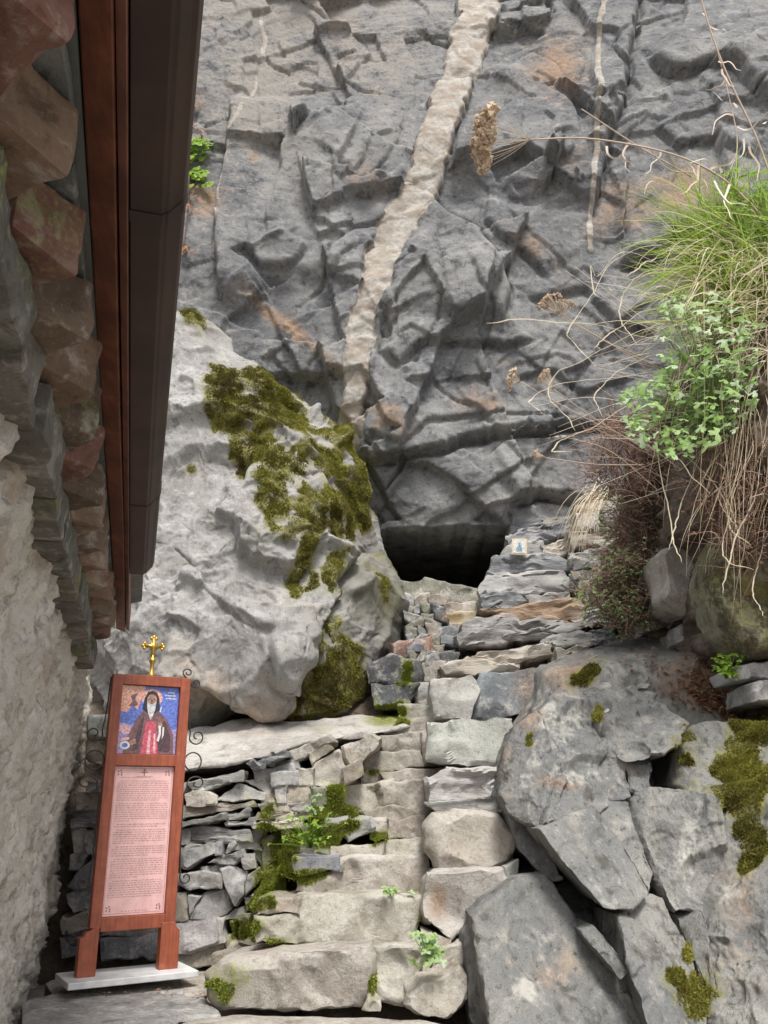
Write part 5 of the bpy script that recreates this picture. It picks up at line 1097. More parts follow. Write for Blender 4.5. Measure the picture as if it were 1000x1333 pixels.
for sx in (-1, 1):
    V, F = box(sx * HW - 0.0 if sx < 0 else HW - 0.058, -HW + 0.058 if sx < 0 else HW, -DT / 2, DT / 2, 0.235, ZT); part('post', V, F, M['redwood'], st, 0.003)
    # foot: wider block with a shaped shoulder
    x0, x1 = (-HW - 0.045, -HW + 0.050) if sx < 0 else (HW - 0.075, HW + 0.028)
    prof = [(x0, 0.012), (x1, 0.012), (x1, 0.240), (-HW + 0.03 if sx < 0 else HW + 0.0, 0.240), (x0 + 0.026, 0.215), (x0 + 0.02, 0.198), (x0, 0.192)] if sx < 0 else [(x0, 0.012), (x1, 0.012), (x1, 0.198), (x1 - 0.02, 0.215), (x1 - 0.028, 0.240), (x0, 0.240)]
    m = len(prof); V = np.array([(a, yy_, b) for yy_ in (-DT / 2 - 0.006, DT / 2 + 0.006) for a, b in prof]); me = bpy.data.meshes.new('foot')
    me.from_pydata(V.tolist(), [], [list(range(m)), list(range(m, 2 * m))[::-1]] + [[i, i + m, (i + 1) % m + m, (i + 1) % m] for i in range(m)]); me.materials.append(M['redwood']); o = link('foot', me, st); bevel_obj(o, 0.003)
for z0, z1 in ((0.215, 0.282), (1.045, 1.108), (1.49, 1.547)):
    V, F = box(-HW + 0.056, HW - 0.056, -DT / 2 + 0.002, DT / 2 - 0.002, z0, z1); part('rail', V, F, M['redwood'], st, 0.003)
V, F = box(-HW + 0.05, HW - 0.05, 0.004, 0.014, 0.23, 1.53); part('back_panel', V, F, M['redwood'], st)
# printed sheets, layered a fraction of a millimetre apart
PC = {}
def pmat(c, rough=0.3):
    if (c, rough) not in PC: PC[(c, rough)] = plain('print_%d' % len(PC), c, rough, 0, 0.45, 0.10 if c[0] > 0.7 and c[1] > 0.45 else 0.38, 12 if c[0] > 0.7 and c[1] > 0.45 else 75)
    return PC[(c, rough)]
def sheet(name, x0, x1, z0, z1, col, parent, shapes, y=-0.001, step=0.0004):
    V, F = box(x0, x1, y, y + 0.003, z0, z1); base = part(name, V, F, pmat(col), parent)
    Vs, Fl, mats, idx = [], [], [], []; o = 0
    for k, (c, poly) in enumerate(shapes):
        yy_ = y - step * (1 + c[1]); mt = pmat(c[0])
        if mt not in mats: mats.append(mt)
        for (u, v) in poly: Vs.append((x0 + u * (x1 - x0), yy_, z0 + v * (z1 - z0)))
        Fl.append(list(range(o, o + len(poly)))); o += len(poly); idx.append(mats.index(mt))
    me = bpy.data.meshes.new('print'); me.from_pydata(Vs, [], Fl); me.update()
    for mt in mats: me.materials.append(mt)
    me.polygons.foreach_set('material_index', idx); link('print', me, base)
    return base
def circ(cx, cy, rx, ry, n=22, a0=0, a1=360): return [(cx + rx * math.cos(R(a0 + (a1 - a0) * i / n)), cy + ry * math.sin(R(a0 + (a1 - a0) * i / n))) for i in range(n if a1 - a0 == 360 else n + 1)]
BL, SAL, BRN, DBR, RED, SKN, GRY, BLK, WHT, PNK, VIO = (0.13, 0.19, 0.56), (0.78, 0.40, 0.30), (0.19, 0.10, 0.11), (0.09, 0.05, 0.06), (0.55, 0.10, 0.15), (0.40, 0.22, 0.17), (0.58, 0.58, 0.60), (0.03, 0.028, 0.04), (0.74, 0.72, 0.74), (0.72, 0.42, 0.45), (0.36, 0.30, 0.52)
shapes = [((SAL, 0), [(0, .62), (.12, .60), (.22, .72), (.30, .64), (.34, .80), (.42, .84), (.40, 1), (0, 1)]), ((VIO, 0.2), [(0, 0), (.45, 0), (.42, .3), (.25, .42), (0, .45)]), ((VIO, 0.25), [(.8, 0), (1, 0), (1, .4), (.85, .3)]),
          ((BRN, 0.5), [(.14, .70), (.2, .76), (.16, .84), (.28, .9), (.24, .8), (.3, .72), (.22, .68)]), ((PNK, 0.4), [(.02, .40), (.12, .43), (.2, .38), (.24, .30), (.1, .28), (.02, .32)]), ((BL, 0.45), [(.05, .52), (.16, .56), (.24, .50), (.14, .46)]),
          ((PNK, 1), circ(.53, .83, .185, .135)), ((SAL, 1.5), circ(.53, .83, .16, .115)),
          ((BRN, 2), [(.10, 0), (.16, .24), (.30, .52), (.40, .64), (.52, .68), (.66, .64), (.82, .52), (.95, .28), (.97, 0)]), ((DBR, 2.5), [(.28, .18), (.36, .46), (.42, .58), (.40, .30), (.34, .05), (.26, .04)]), ((DBR, 2.5), [(.66, .05), (.70, .4), (.78, .5), (.90, .25), (.90, .03)]),
          ((RED, 3), [(.40, 0), (.44, .32), (.46, .48), (.62, .48), (.66, .28), (.70, 0)]), ((PNK, 3.3), [(.50, 0), (.52, .34), (.55, .34), (.56, 0)]), ((PNK, 3.3), [(.62, .02), (.60, .3), (.63, .3), (.66, .02)]),
          ((BLK, 3.6), [(.38, .66), (.40, .82), (.45, .91), (.53, .935), (.61, .91), (.66, .82), (.68, .66), (.60, .60), (.46, .60)]), ((SKN, 4), circ(.53, .80, .085, .085)), ((BLK, 4.3), [(.47, .815), (.515, .822), (.515, .808), (.47, .80)]), ((BLK, 4.3), [(.545, .822), (.59, .815), (.59, .80), (.545, .808)]),
          ((DBR, 4.3), [(.52, .80), (.54, .80), (.545, .765), (.515, .765)]), ((GRY, 4.6), [(.45, .775), (.49, .745), (.57, .745), (.61, .775), (.60, .66), (.555, .54), (.53, .50), (.505, .54), (.46, .66)]), ((DBR, 5), [(.50, .75), (.56, .75), (.55, .735), (.51, .735)]),
          ((WHT, 5), [(.68, .62), (.70, .62), (.71, .70), (.69, .70)]), ((SKN, 5), [(.66, .46), (.74, .47), (.74, .40), (.67, .39)]), ((WHT, 5.4), [(.68, .42), (.72, .42), (.73, .30), (.70, .18), (.66, .20), (.69, .30)]), ((WHT, 5.4), [(.75, .40), (.78, .40), (.78, .28), (.75, .22)]),
          ((SKN, 5), [(.20, .18), (.30, .22), (.32, .15), (.22, .12)]), ((WHT, 5.2), circ(.13, .12, .085, .06)), ((BL, 5.5), circ(.13, .12, .05, .032)), ((PNK, 5.2), [(.05, .22), (.2, .24), (.2, .2), (.06, .18)]),
          ((GRY, 1), [(.80, .93), (.92, .93), (.92, .915), (.80, .915)]), ((GRY, 1), [(.76, .885), (.94, .885), (.94, .87), (.76, .87)]), ((GRY, 1), [(.78, .84), (.96, .84), (.96, .825), (.78, .825)])]
for k in range(14):
    a = R(20 + k * 160 / 13); shapes.append(((BRN, 1.7), [(.53 + .172 * math.cos(a), .83 + .124 * math.sin(a)), (.53 + .182 * math.cos(a), .83 + .132 * math.sin(a)), (.53 + .182 * math.cos(a + .06), .83 + .132 * math.sin(a + .06)), (.53 + .172 * math.cos(a + .06), .83 + .124 * math.sin(a + .06))]))
sheet('icon_picture', -HW + 0.059, HW - 0.059, 1.111, 1.487, BL, st, shapes)
PAP, INK, INK2 = (0.80, 0.50, 0.48), (0.30, 0.16, 0.16), (0.45, 0.24, 0.24)
rr = random.Random(5); shapes = []
def rect(c, lv, u0, u1, v0, v1): shapes.append(((c, lv), [(u0, v0), (u1, v0), (u1, v1), (u0, v1)]))
for (u0, u1, v0, v1) in [(.02, .98, .985, .988), (.02, .98, .012, .015), (.02, .027, .012, .988), (.973, .98, .012, .988)]: rect(INK2, 1, u0, u1, v0, v1)
v = 0.925
paras = [1, 10, 9, 2, 7, 5, 9, 8]
for pi, nl in enumerate(paras):
    for li_ in range(nl):
        u = 0.07 if li_ else 0.12; ue = 0.93 if li_ < nl - 1 else rr.uniform(0.3, 0.8)
        while u < ue:
            w = rr.uniform(0.018, 0.075); u1 = min(u + w, 0.94)
            # a printed word: short dense strokes
            x = u
            while x < u1 - 0.004: rect(INK, 1, x, x + 0.0042, v - 0.0048 - rr.choice((0, 0, 0.0016)), v + rr.choice((0, 0, 0.0022))); x += 0.0074
            u = u1 + 0.013
        v -= 0.0148
    v -= 0.009
for cx, cy in ((.1, .955), (.9, .955), (.1, .045), (.9, .045)):
    for q in range(5): a = q * 1.3; shapes.append(((INK, 2), circ(cx + .045 * math.cos(a) * (0.5 + q * .15), cy + .016 * math.sin(a), .014, .006, 8)))
rect(INK, 2, .49, .51, .935, .985); rect(INK, 2, .44, .56, .957, .964); rect(INK, 2, .465, .535, .975, .979); rect(INK2, 2, .36, .64, .93, .933)
for q in range(8): rect(INK2, 2, .30 + q * .055, .33 + q * .055, .024, .029)
sheet('text_sheet', -HW + 0.059, HW - 0.059, 0.285, 1.042, PAP, st, shapes)
# cross on top
def lathe(prof, n=14):
    pr = np.array(prof, float); m = len(pr); a = np.linspace(0, 2 * math.pi, n, endpoint=False)
    V = np.stack([pr[:, 0][:, None] * np.cos(a), pr[:, 0][:, None] * np.sin(a), np.broadcast_to(pr[:, 1][:, None], (m, n))], -1).reshape(-1, 3); i, j = np.meshgrid(np.arange(m - 1), np.arange(n), indexing='ij'); j2 = (j + 1) % n
    return V, [np.stack([i * n + j, i * n + j2, (i + 1) * n + j2, (i + 1) * n + j], -1).reshape(-1, 4)]
V1, F1 = lathe([(0.0, 0), (0.022, 0), (0.023, 0.006), (0.014, 0.02), (0.010, 0.05), (0.011, 0.075), (0.020, 0.088), (0.020, 0.098), (0.010, 0.11), (0.008, 0.125), (0, 0.126)])
pieces = [(V1, F1)]
def sph(cx, cz, r, ry=0.008):
    V, F = lathe([(0, -r), (r * .5, -r * .86), (r * .86, -r * .5), (r, 0), (r * .86, r * .5), (r * .5, r * .86), (0, r)], 12); V = V * np.array([1, ry / r, 1]) + np.array([cx, 0, cz]); return V, F
pieces += [box(-0.009, 0.009, -0.006, 0.006, 0.10, 0.222), box(-0.052, 0.052, -0.0055, 0.0055, 0.166, 0.186)]
for cx, cz, ux, uz in ((0, .222, 0, 1), (-.052, .176, -1, 0), (.052, .176, 1, 0)):
    pieces += [sph(cx + ux * .008, cz + uz * .008, .012), sph(cx + (uz) * .014, cz + ux * .014, .0105), sph(cx - uz * .014, cz - ux * .014, .0105)]
pieces += [sph(0, .176, .019, .010), (lambda b: (b[0] @ np.array([[.7071, 0, .7071], [0, 1, 0], [-.7071, 0, .7071]]) + np.array([0, 0, .176]), b[1]))(box(-.026, .026, -.005, .005, -.007, .007)), (lambda b: (b[0] @ np.array([[.7071, 0, -.7071], [0, 1, 0], [.7071, 0, .7071]]) + np.array([0, 0, .176]), b[1]))(box(-.026, .026, -.005, .005, -.007, .007))]
V, F = merge(pieces); V = V * 1.0 + np.array([-0.005, 0, ZT]); cr = part('cross', V, F, M['gold'], st, 0, True)
# iron scrolls on both sides
def spiral(cx, cz, r0, r1, a0, turns, n=34): return [(cx + (r0 + (r1 - r0) * t) * math.cos(a0 + turns * 2 * math.pi * t), 0.0, cz + (r0 + (r1 - r0) * t) * math.sin(a0 + turns * 2 * math.pi * t)) for t in np.linspace(0, 1, n)]
for sx in (-1, 1):
    X = sx * HW; ps = []
    ps.append([(X + sx * (0.006 + abs(p_[0])), 0.0, p_[2]) for p_ in [(0.0, 0, 1.53), (0.004, 0, 1.4), (0.01, 0, 1.30), (0.02, 0, 1.24)]] + [(X + sx * (0.068 + 0.048 * (1 - t * .75) * math.cos(R(200 + 420 * t))), 0, 1.215 + 0.048 * (1 - t * .75) * math.sin(R(200 + 420 * t))) for t in np.linspace(0, 1, 26)])
    ps.append([(X + sx * (0.052 + 0.05 * math.cos(a)), 0, 1.075 + 0.05 * math.sin(a)) for a in np.linspace(0, 2 * math.pi, 28)])
    ps.append([(X + sx * (0.082 + 0.058 * (1 - t * .8) * math.cos(R(-160 - 430 * t + 720))), 0, 0.955 + 0.045 * (1 - t * .8) * math.sin(R(-160 - 430 * t + 720))) for t in np.linspace(1, 0, 28)] + [(X + sx * 0.012, 0, 0.90), (X + sx * 0.008, 0, 0.75), (X + sx * 0.014, 0, 0.55), (X + sx * 0.02, 0, 0.48)] + [(X + sx * (0.052 + 0.034 * (1 - t * .7) * math.cos(R(170 + 380 * t))), 0, 0.455 + 0.034 * (1 - t * .7) * math.sin(R(170 + 380 * t))) for t in np.linspace(0, 1, 22)])
    if sx > 0: ps.append([(X + 0.004, 0, 1.53)] + [(X + 0.04 + 0.032 * (1 - t * .7) * math.cos(R(190 + 400 * t)), 0, 1.525 + 0.03 * (1 - t * .7) * math.sin(R(190 + 400 * t))) for t in np.linspace(0, 1, 22)]); ps.append([(X - 0.02, 0, 1.55)] + [(X - 0.012 + 0.03 * (1 - t * .7) * math.cos(R(200 - 400 * t)), 0, 1.582 + 0.026 * (1 - t * .7) * math.sin(R(200 - 400 * t))) for t in np.linspace(0, 1, 22)])
    for q in ps:
        V, F = tube(np.array(q) + np.array([0, 0.004, 0]), 0.0042, 6); part('iron_scroll', V, F, M['iron'], st, 0, True)
# ================================================================== small card leaning on the parapet
cdn = empty('icon_card', tuple(P(676, 722, 8.05)), label='tiny framed picture card leaning on the slate parapet near the cave', cat='picture')
cdn.rotation_euler = (R(-8), R(4), R(-8))
V, F = box(-0.075, 0.075, 0, 0.012, 0, 0.175); part('frame', V, F, plain('card_frame', (0.52, 0.42, 0.28), 0.6), cdn, 0.003)
V, F = box(-0.06, 0.06, -0.004, 0.002, 0.015, 0.16); pic = part('picture', V, F, pmat((0.5, 0.5, 0.46)), cdn)
me = bpy.data.meshes.new('print'); pts = [(-.03, .03), (.03, .03), (.026, .08), (.01, .10), (.014, .12), (0, .13), (-.014, .12), (-.008, .10), (-.028, .07)]
me.from_pydata([(a, -0.0046, b) for a, b in pts], [], [list(range(len(pts)))]); me.materials.append(pmat((0.14, 0.22, 0.30))); link('print', me, pic)

# ================================================================== plants
M['grass'] = foliage('grass_blade', [(0.16, 0.25, 0.03), (0.27, 0.40, 0.05), (0.40, 0.52, 0.09), (0.55, 0.56, 0.24)], 0.5, 0.4)
M['straw'] = foliage('dry_straw', [(0.28, 0.20, 0.12), (0.48, 0.38, 0.25), (0.64, 0.54, 0.39), (0.74, 0.67, 0.54)], 0.6, 0.3)
M['stem'] = foliage('dry_stem', [(0.20, 0.12, 0.09), (0.34, 0.24, 0.18), (0.50, 0.40, 0.31), (0.66, 0.60, 0.52)], 0.65, 0.0)
M['leaf'] = foliage('fresh_leaf', [(0.17, 0.28, 0.06), (0.26, 0.40, 0.11), (0.38, 0.52, 0.23), (0.50, 0.62, 0.42)], 0.5, 0.4)
M['leaf_bright'] = foliage('bright_leaf', [(0.18, 0.30, 0.03), (0.26, 0.42, 0.05), (0.38, 0.55, 0.09)], 0.5, 0.5)
M['leaf_dead'] = foliage('dead_leaf', [(0.09, 0.035, 0.02), (0.20, 0.08, 0.04), (0.30, 0.15, 0.08), (0.36, 0.24, 0.15)], 0.7, 0.2)
M['umbel'] = foliage('dry_umbel', [(0.40, 0.28, 0.19), (0.58, 0.44, 0.31), (0.72, 0.60, 0.46)], 0.8, 0.1)
M['twig'] = foliage('brown_twig', [(0.10, 0.055, 0.04), (0.19, 0.11, 0.085), (0.30, 0.20, 0.16), (0.42, 0.33, 0.27)], 0.8, 0.0)
pr = np.random.RandomState(31)
class Bunch:
    def __init__(s): s.p = []; s.t = []
    def add(s, vf, tone): s.p.append(vf); s.t.append(np.full(len(vf[0]), np.clip(tone, 0, 1)))
    def mesh(s, name, mat, smooth=True):
        V, F = merge(s.p); me = mk_mesh(name, V, F, mat, smooth); set_tone(me, np.concatenate(s.t)); return me
    def link(s, name, mat, parent=None, smooth=True, **kw): return link(name, s.mesh(name, mat, smooth), parent, **kw)
def blade(b, p0, p1, lift=(0, 0, 0), w=0.004, seg=7, tone=0.5, wob=0.02):
    p0 = np.asarray(p0, float); p1 = np.asarray(p1, float); c = (p0 + p1) / 2 + np.asarray(lift, float) + pr.normal(size=3) * wob
    t = np.linspace(0, 1, seg)[:, None]; q = (1 - t) ** 2 * p0 + 2 * t * (1 - t) * c + t * t * p1
    b.add(ribbon(q, w * (1 - np.linspace(0, 1, seg) ** 2.2 * 0.95), (pr.normal() * .5, -0.9, 0.3)), tone)
def plant_root(name, x, y, D, **kw): return empty(name, tuple(P(x, y, D)), **kw)
# ---- green grass tuft on the brow of the bank
g = Bunch()
for k in range(1250):
    bx, by = pr.uniform(905, 1060), pr.uniform(285, 430); p0 = P(bx, by, 4.75 + pr.normal() * 0.12)
    a = R(pr.normal(205, 32)) if pr.rand() < 0.7 else R(pr.normal(265, 25)); L = pr.uniform(45, 135)
    tx, ty = bx + L * math.cos(a), by + L * math.sin(a) * 0.95; blade(g, p0, P(tx, ty, 4.62 + pr.normal() * 0.15), (0, -0.02, 0.05), pr.uniform(0.003, 0.0062), 7, pr.uniform(0.1, 0.95))
g.link('grass_tuft', M['grass'], label='bright green grass tuft on the brow of the earth bank', cat='grass', kind='stuff')
# ---- hanging dry grass
g = Bunch()
for k in range(440):
    bx, by = pr.uniform(900, 1080), pr.uniform(310, 470) ; D0 = 4.62 + pr.normal() * 0.10; p0 = P(bx, by, D0); r_ = pr.rand()
    if r_ < 0.55: tx, ty = bx - pr.uniform(10, 110), by + pr.uniform(-40, 60)
    elif r_ < 0.72: tx, ty = bx + pr.uniform(-70, 20), by + pr.uniform(60, 260)
    else: tx, ty = bx + pr.uniform(-40, 60), by + pr.uniform(-40, 60)
    blade(g, p0, P(tx, ty, D0 - 0.25 + pr.normal() * 0.10), (pr.normal() * 0.06 - 0.05, -0.12, 0.10), pr.uniform(0.0018, 0.0040), 8, pr.normal(0.55, 0.25), 0.05)
for k in range(150):   # finer mat lower down over the soil
    bx, by = pr.uniform(925, 1060), pr.uniform(480, 640); D0 = 4.50 + pr.normal() * 0.06; tx, ty = bx + pr.normal() * 30 - 12, by + pr.uniform(40, 200)
    blade(g, P(bx, by, D0), P(tx, ty, D0 - 0.12 + pr.normal() * .05), (pr.normal() * 0.04, -0.08, 0.03), pr.uniform(0.0015, 0.003), 7, pr.normal(0.35, 0.25), 0.05)
g.link('dry_grass', M['straw'], label='mat of straw-coloured dry grass hanging down over the earth bank', cat='grass', kind='stuff')
# ---- long arching dry blades with curled ends
ARCH = [[(985, 470), (900, 500), (850, 560), (868, 700), (880, 740)], [(980, 440), (930, 560), (880, 610), (872, 580), (930, 640), (945, 690), (968, 708)], [(1000, 480), (960, 600), (935, 650), (955, 690)], [(990, 400), (900, 400), (870, 470), (858, 560), (890, 610), (925, 650)],
        [(960, 360), (860, 318), (800, 335), (775, 375), (742, 420), (750, 440), (775, 465)], [(950, 370), (850, 350), (812, 380), (808, 415), (832, 445)], [(955, 390), (870, 350), (812, 330), (780, 360), (772, 345), (778, 385), (800, 380), (795, 372)],
        [(930, 420), (840, 430), (760, 470), (720, 490), (712, 520), (740, 545), (748, 560)], [(920, 470), (800, 490), (730, 500), (690, 520), (700, 535), (712, 545)], [(945, 430), (860, 440), (780, 425), (700, 420), (645, 426)], [(930, 345), (890, 325), (845, 340), (815, 360)],
        [(975, 320), (930, 290), (880, 300), (860, 290)], [(1000, 520), (985, 640), (960, 700), (940, 770)], [(1000, 560), (990, 680), (975, 760), (990, 800)], [(940, 520), (900, 640), (878, 720)], [(985, 560), (960, 640), (945, 720), (985, 745)],
        [(905, 400), (840, 405), (790, 440), (770, 455)], [(950, 500), (840, 520), (770, 560), (730, 575), (722, 590), (740, 590)], [(960, 330), (880, 260), (850, 240), (840, 255)], [(1010, 350), (985, 460), (1000, 520), (1005, 560)], [(915, 440), (820, 470), (780, 505), (790, 540)]]
for i, pts in enumerate(ARCH):
    b = Bunch(); n = len(pts); D0 = 4.55 if i % 3 else 4.45
    q = smooth_path([P(x, y, D0 - 0.25 * (j / (n - 1)) + 0.04 * pr.normal()) for j, (x, y) in enumerate(pts)], 40)
    q = q + 0.0035 * np.cumsum(pr.normal(size=(40, 3)), 0) * 0.9; wv = np.where(np.linspace(0, 1, 40) > 0.6, 0.0036, 0.0019) * np.interp(np.linspace(0, 1, 40), [0, .9, 1], [1, 1, .3]); b.add(ribbon(q, wv), 0.75 + 0.2 * pr.rand()); b.add(tube(q, wv * 0.3, 3), 0.65)
    b.link('grass_stalk', M['straw'], label='long pale dried stalk curling out from the grassy bank', cat='stalk', group='dried stalks arching from the bank')
# ---- columbine-like leafy plant
def lobed_leaf(b, c, nrm, updir, size, tone, lobes=3):
    nrm = np.asarray(nrm, float); nrm = nrm / np.linalg.norm(nrm); u = np.cross(updir, nrm); u = u / (np.linalg.norm(u) + 1e-9); v = np.cross(nrm, u)
    out = []
    for L in range(lobes):
        a0 = (L - (lobes - 1) / 2) * (1.5 if lobes == 3 else 1.0)
        for (r, da) in ((0.45, -0.62), (0.82, -0.45), (0.93, -0.22), (0.80, -0.08), (1.0, 0.06), (0.86, 0.2), (0.90, 0.38), (0.45, 0.62)): out.append((a0 + da * 0.95, r))
    m = len(out); rim = np.array([c + size * r * (math.sin(a) * u + math.cos(a) * v) - nrm * size * 0.22 * r * r * (0.6 + 0.6 * math.sin(a * 3) ** 2) for a, r in out])
    V = np.vstack([[np.asarray(c, float)], rim]); F = np.array([[0, i + 1, i + 2] for i in range(m - 1)]); b.add((V, [F]), tone)
lp = plant_root('leafy_plant', 930, 590, 4.6, label='lobed blue-green leafy plant growing out of the dry grass on the bank', cat='plant')
pts = []
while len(pts) < 380:
    x, y = pr.uniform(805, 990), pr.uniform(378, 600)
    if poly_sd(np.array([x]), np.array([y]), [(862, 388), (930, 380), (990, 420), (985, 520), (940, 575), (880, 592), (835, 570), (805, 548), (815, 515), (850, 500), (862, 450)])[0] > -4: pts.append((x, y))
bl, bs = Bunch(), Bunch()
for (x, y) in pts:
    D0 = 4.28 + 0.09 * pr.normal() - 0.06 * (x < 860); c = P(x, y, D0); nn = np.array([pr.normal() * .45 - .15, -0.75 + pr.normal() * .25, 0.65 + pr.normal() * .3])
    lobed_leaf(bl, c, nn, np.array([-0.6 + pr.normal() * .5, 0, 0.3 + pr.normal() * .6]), pr.uniform(0.026, 0.058), np.clip(pr.normal(0.5, 0.28) + 0.45 * (y < 450 or x < 855) * pr.rand(), 0, 1), 3)
    if pr.rand() < 0.4: bs.add(tube(smooth_path([P(930 + pr.normal() * 15, 560 + pr.normal() * 20, 4.65), (P(930, 560, 4.6) + c) / 2 + np.array([0, -.03, .05]), c], 8), 0.0022, 3), pr.uniform(0.2, 0.6))
settle(bl.link('leaves', M['leaf'], kind='stuff'), lp); settle(bs.link('stems', M['leaf'], kind='stuff'), lp)
b = Bunch()
for k in range(110):
    x, y = pr.uniform(935, 1040), pr.uniform(220, 300); lobed_leaf(b, P(x, y, 4.6 + pr.normal() * .08), (pr.normal() * .4, -0.8, .5), (pr.normal() * .5, 0, 1), pr.uniform(0.03, 0.05), pr.uniform(0.2, 0.8), 5)
b.link('leafy_plant', M['leaf_bright'], label='fresh bright green leaves above the grass tuft on the bank', cat='plant', kind='stuff')
# ---- dried umbels
def umbel(root, c, axis, rad, hub, ntone=0.5, n=130):
    """flat-topped dry flower head: rays from the hub carrying crumbly clusters"""
    axis = np.asarray(axis, float); axis = axis / np.linalg.norm(axis); u = np.cross(axis, (0.2, 0.3, 0.9)); u /= np.linalg.norm(u); v = np.cross(axis, u); rays = Bunch(); hd = Bunch()
    for k in range(n):
        a = pr.uniform(0, 2 * math.pi); r = rad * math.sqrt(pr.rand()); q = c + u * r * math.cos(a) + v * r * math.sin(a) * 0.8 - axis * (r / rad) ** 2 * rad * 0.35 + axis * pr.normal() * rad * 0.06
        if k < 16: rays.add(tube(smooth_path([hub, (hub + q) / 2 + axis * rad * -0.1, q], 6), 0.0016, 3), 0.7)
        s = rad * pr.uniform(0.06, 0.13); m = 4 + (k % 2); th = pr.uniform(0, 6.28, m); z = pr.uniform(-1, 1, m)
        o6 = np.array([[1, 0, 0], [-1, 0, 0], [0, 1, 0], [0, -1, 0], [0, 0, 1], [0, 0, -1]], float) * s * pr.uniform(0.6, 1.3, (6, 1)); rt = np.linalg.qr(pr.normal(size=(3, 3)))[0]
        hd.add((q + o6 @ rt, [np.array([[0, 2, 4], [2, 1, 4], [1, 3, 4], [3, 0, 4], [2, 0, 5], [1, 2, 5], [3, 1, 5], [0, 3, 5]])]), pr.uniform(0, 1))
    settle(hd.link('flower_head', M['umbel'], smooth=False), root); settle(rays.link('rays', M['stem']), root)
def stem(root, pts, r0, r1, tone=0.6, m=26, name='stem'):
    q = smooth_path([P(*p) for p in pts], m); b = Bunch(); b.add(tube(q, np.linspace(r0, r1, m), 5), tone); settle(b.link(name, M['stem']), root); return q
def curls(root, lst, D, name='dried_leaf'):
    for (x, y, L, a) in lst:
        b = Bunch(); pts = [(x, y, D)]; ang = R(a)
        for j in range(5): ang += pr.uniform(-0.9, 0.9); x += L / 5 * math.cos(ang); y += L / 5 * math.sin(ang); pts.append((x, y, D - 0.01 * j))
        b.add(ribbon(smooth_path([P(*p) for p in pts], 12), np.linspace(0.008, 0.002, 12), (pr.normal(), -1, pr.normal())), pr.uniform(0.6, 1)); settle(b.link(name, M['stem']), root)
u1 = plant_root('dried_umbel', 950, 260, 4.6, label='big dried umbel flower head on a long stem reaching left across the cliff', cat='dried flower')
q = stem(u1, [(1000, 290, 4.6), (950, 240, 4.5), (900, 210, 4.4), (840, 192, 4.3), (760, 180, 4.25), (690, 182, 4.2)], 0.008, 0.005)
hub = q[-1]; c1 = P(620, 182, 4.2); umbel(u1, c1, (-1, -0.05, 0.02), 0.21, hub, n=420)
stem(u1, [(900, 230, 4.42), (830, 190, 4.35), (757, 142, 4.3)], 0.005, 0.004, name='side_stem'); stem(u1, [(905, 225, 4.4), (870, 220, 4.35), (840, 185, 4.3)], 0.004, 0.003, name='side_stem')
curls(u1, [(860, 195, 40, 95), (820, 185, 45, 110), (790, 190, 50, 70), (930, 235, 60, 60), (910, 215, 50, 100), (950, 240, 60, 100), (940, 225, 50, 200), (760, 185, 35, 80), (880, 205, 60, 60), (925, 220, 45, -40)], 4.35)
u2 = plant_root('dried_umbel', 1010, 245, 4.7, label='tall dried stalk with withered leaves leaning over the grass tuft', cat='dried flower')
stem(u2, [(1010, 250, 4.7), (985, 180, 4.65), (950, 105, 4.6), (925, 40, 4.55), (905, -30, 4.5)], 0.008, 0.005); stem(u2, [(935, 70, 4.6), (950, 130, 4.6), (960, 190, 4.6), (945, 235, 4.6)], 0.004, 0.003, name='side_stem')
curls(u2, [(925, 50, 35, 200), (935, 80, 35, 20), (930, 70, 40, 190), (945, 100, 35, 150), (950, 120, 40, 30), (955, 150, 45, 170), (960, 165, 50, 60), (968, 180, 40, 100), (940, 90, 30, 100), (918, 20, 35, 200), (920, 30, 30, 10), (975, 190, 50, 30), (960, 140, 40, 180), (985, 160, 40, 20)], 4.58)
for (hx, hy, bx, by, rad, ax, lab) in [(713, 388, 860, 480, 0.085, (-.35, 0, 1), 'small tan umbel head beside its twin above the curling stalks'), (738, 393, 850, 470, 0.06, (.25, 0, 1), 'smaller tan umbel head tilted right beside its larger twin'),
                                       (661, 493, 860, 590, 0.085, (-1, 0, .25), 'side-on umbel head ending the lowest long pair of stems'), (705, 487, 850, 590, 0.062, (-.7, 0, .7), 'tan umbel head just behind the side-on umbel'), (695, 592, 840, 605, 0.04, (-1, 0, .1), 'tiny dried umbel above the top of the slate parapet')]:
    rt = plant_root('dried_umbel', bx, by, 4.75, label=lab, cat='dried flower')
    hb = (hx + 16 * (1 if ax[0] < 0 else -0.4), hy + (20 if ax[2] > .5 else 4)); q = stem(rt, [(bx, by, 4.75), ((bx + hb[0]) / 2, (by + hb[1]) / 2 + 4, 4.65), (hb[0], hb[1], 4.55)], 0.0042, 0.003); umbel(rt, P(hx, hy, 4.55), ax, rad, q[-1], n=110)
# ---- thin dry stems of the same herbs crossing in front of the cliff
b = Bunch()
for k in range(46):
    bx, by = pr.uniform(850, 940), pr.uniform(390, 640); a = R(pr.normal(188, 20)); L = pr.uniform(60, 170); D0 = pr.uniform(4.5, 4.9)
    q = smooth_path([P(bx, by, D0), P(bx + L * .5 * math.cos(a), by + L * .5 * math.sin(a) - pr.uniform(0, 14), D0 - .05), P(bx + L * math.cos(a), by + L * math.sin(a) + pr.uniform(-6, 14), D0 - .1)], 12); b.add(tube(q, np.linspace(0.003, 0.0014, 12), 3), pr.uniform(0.4, 1))
b.link('dry_stems', M['stem'], label='spray of thin dry herb stems crossing before the dark cliff', cat='stems', kind='stuff')
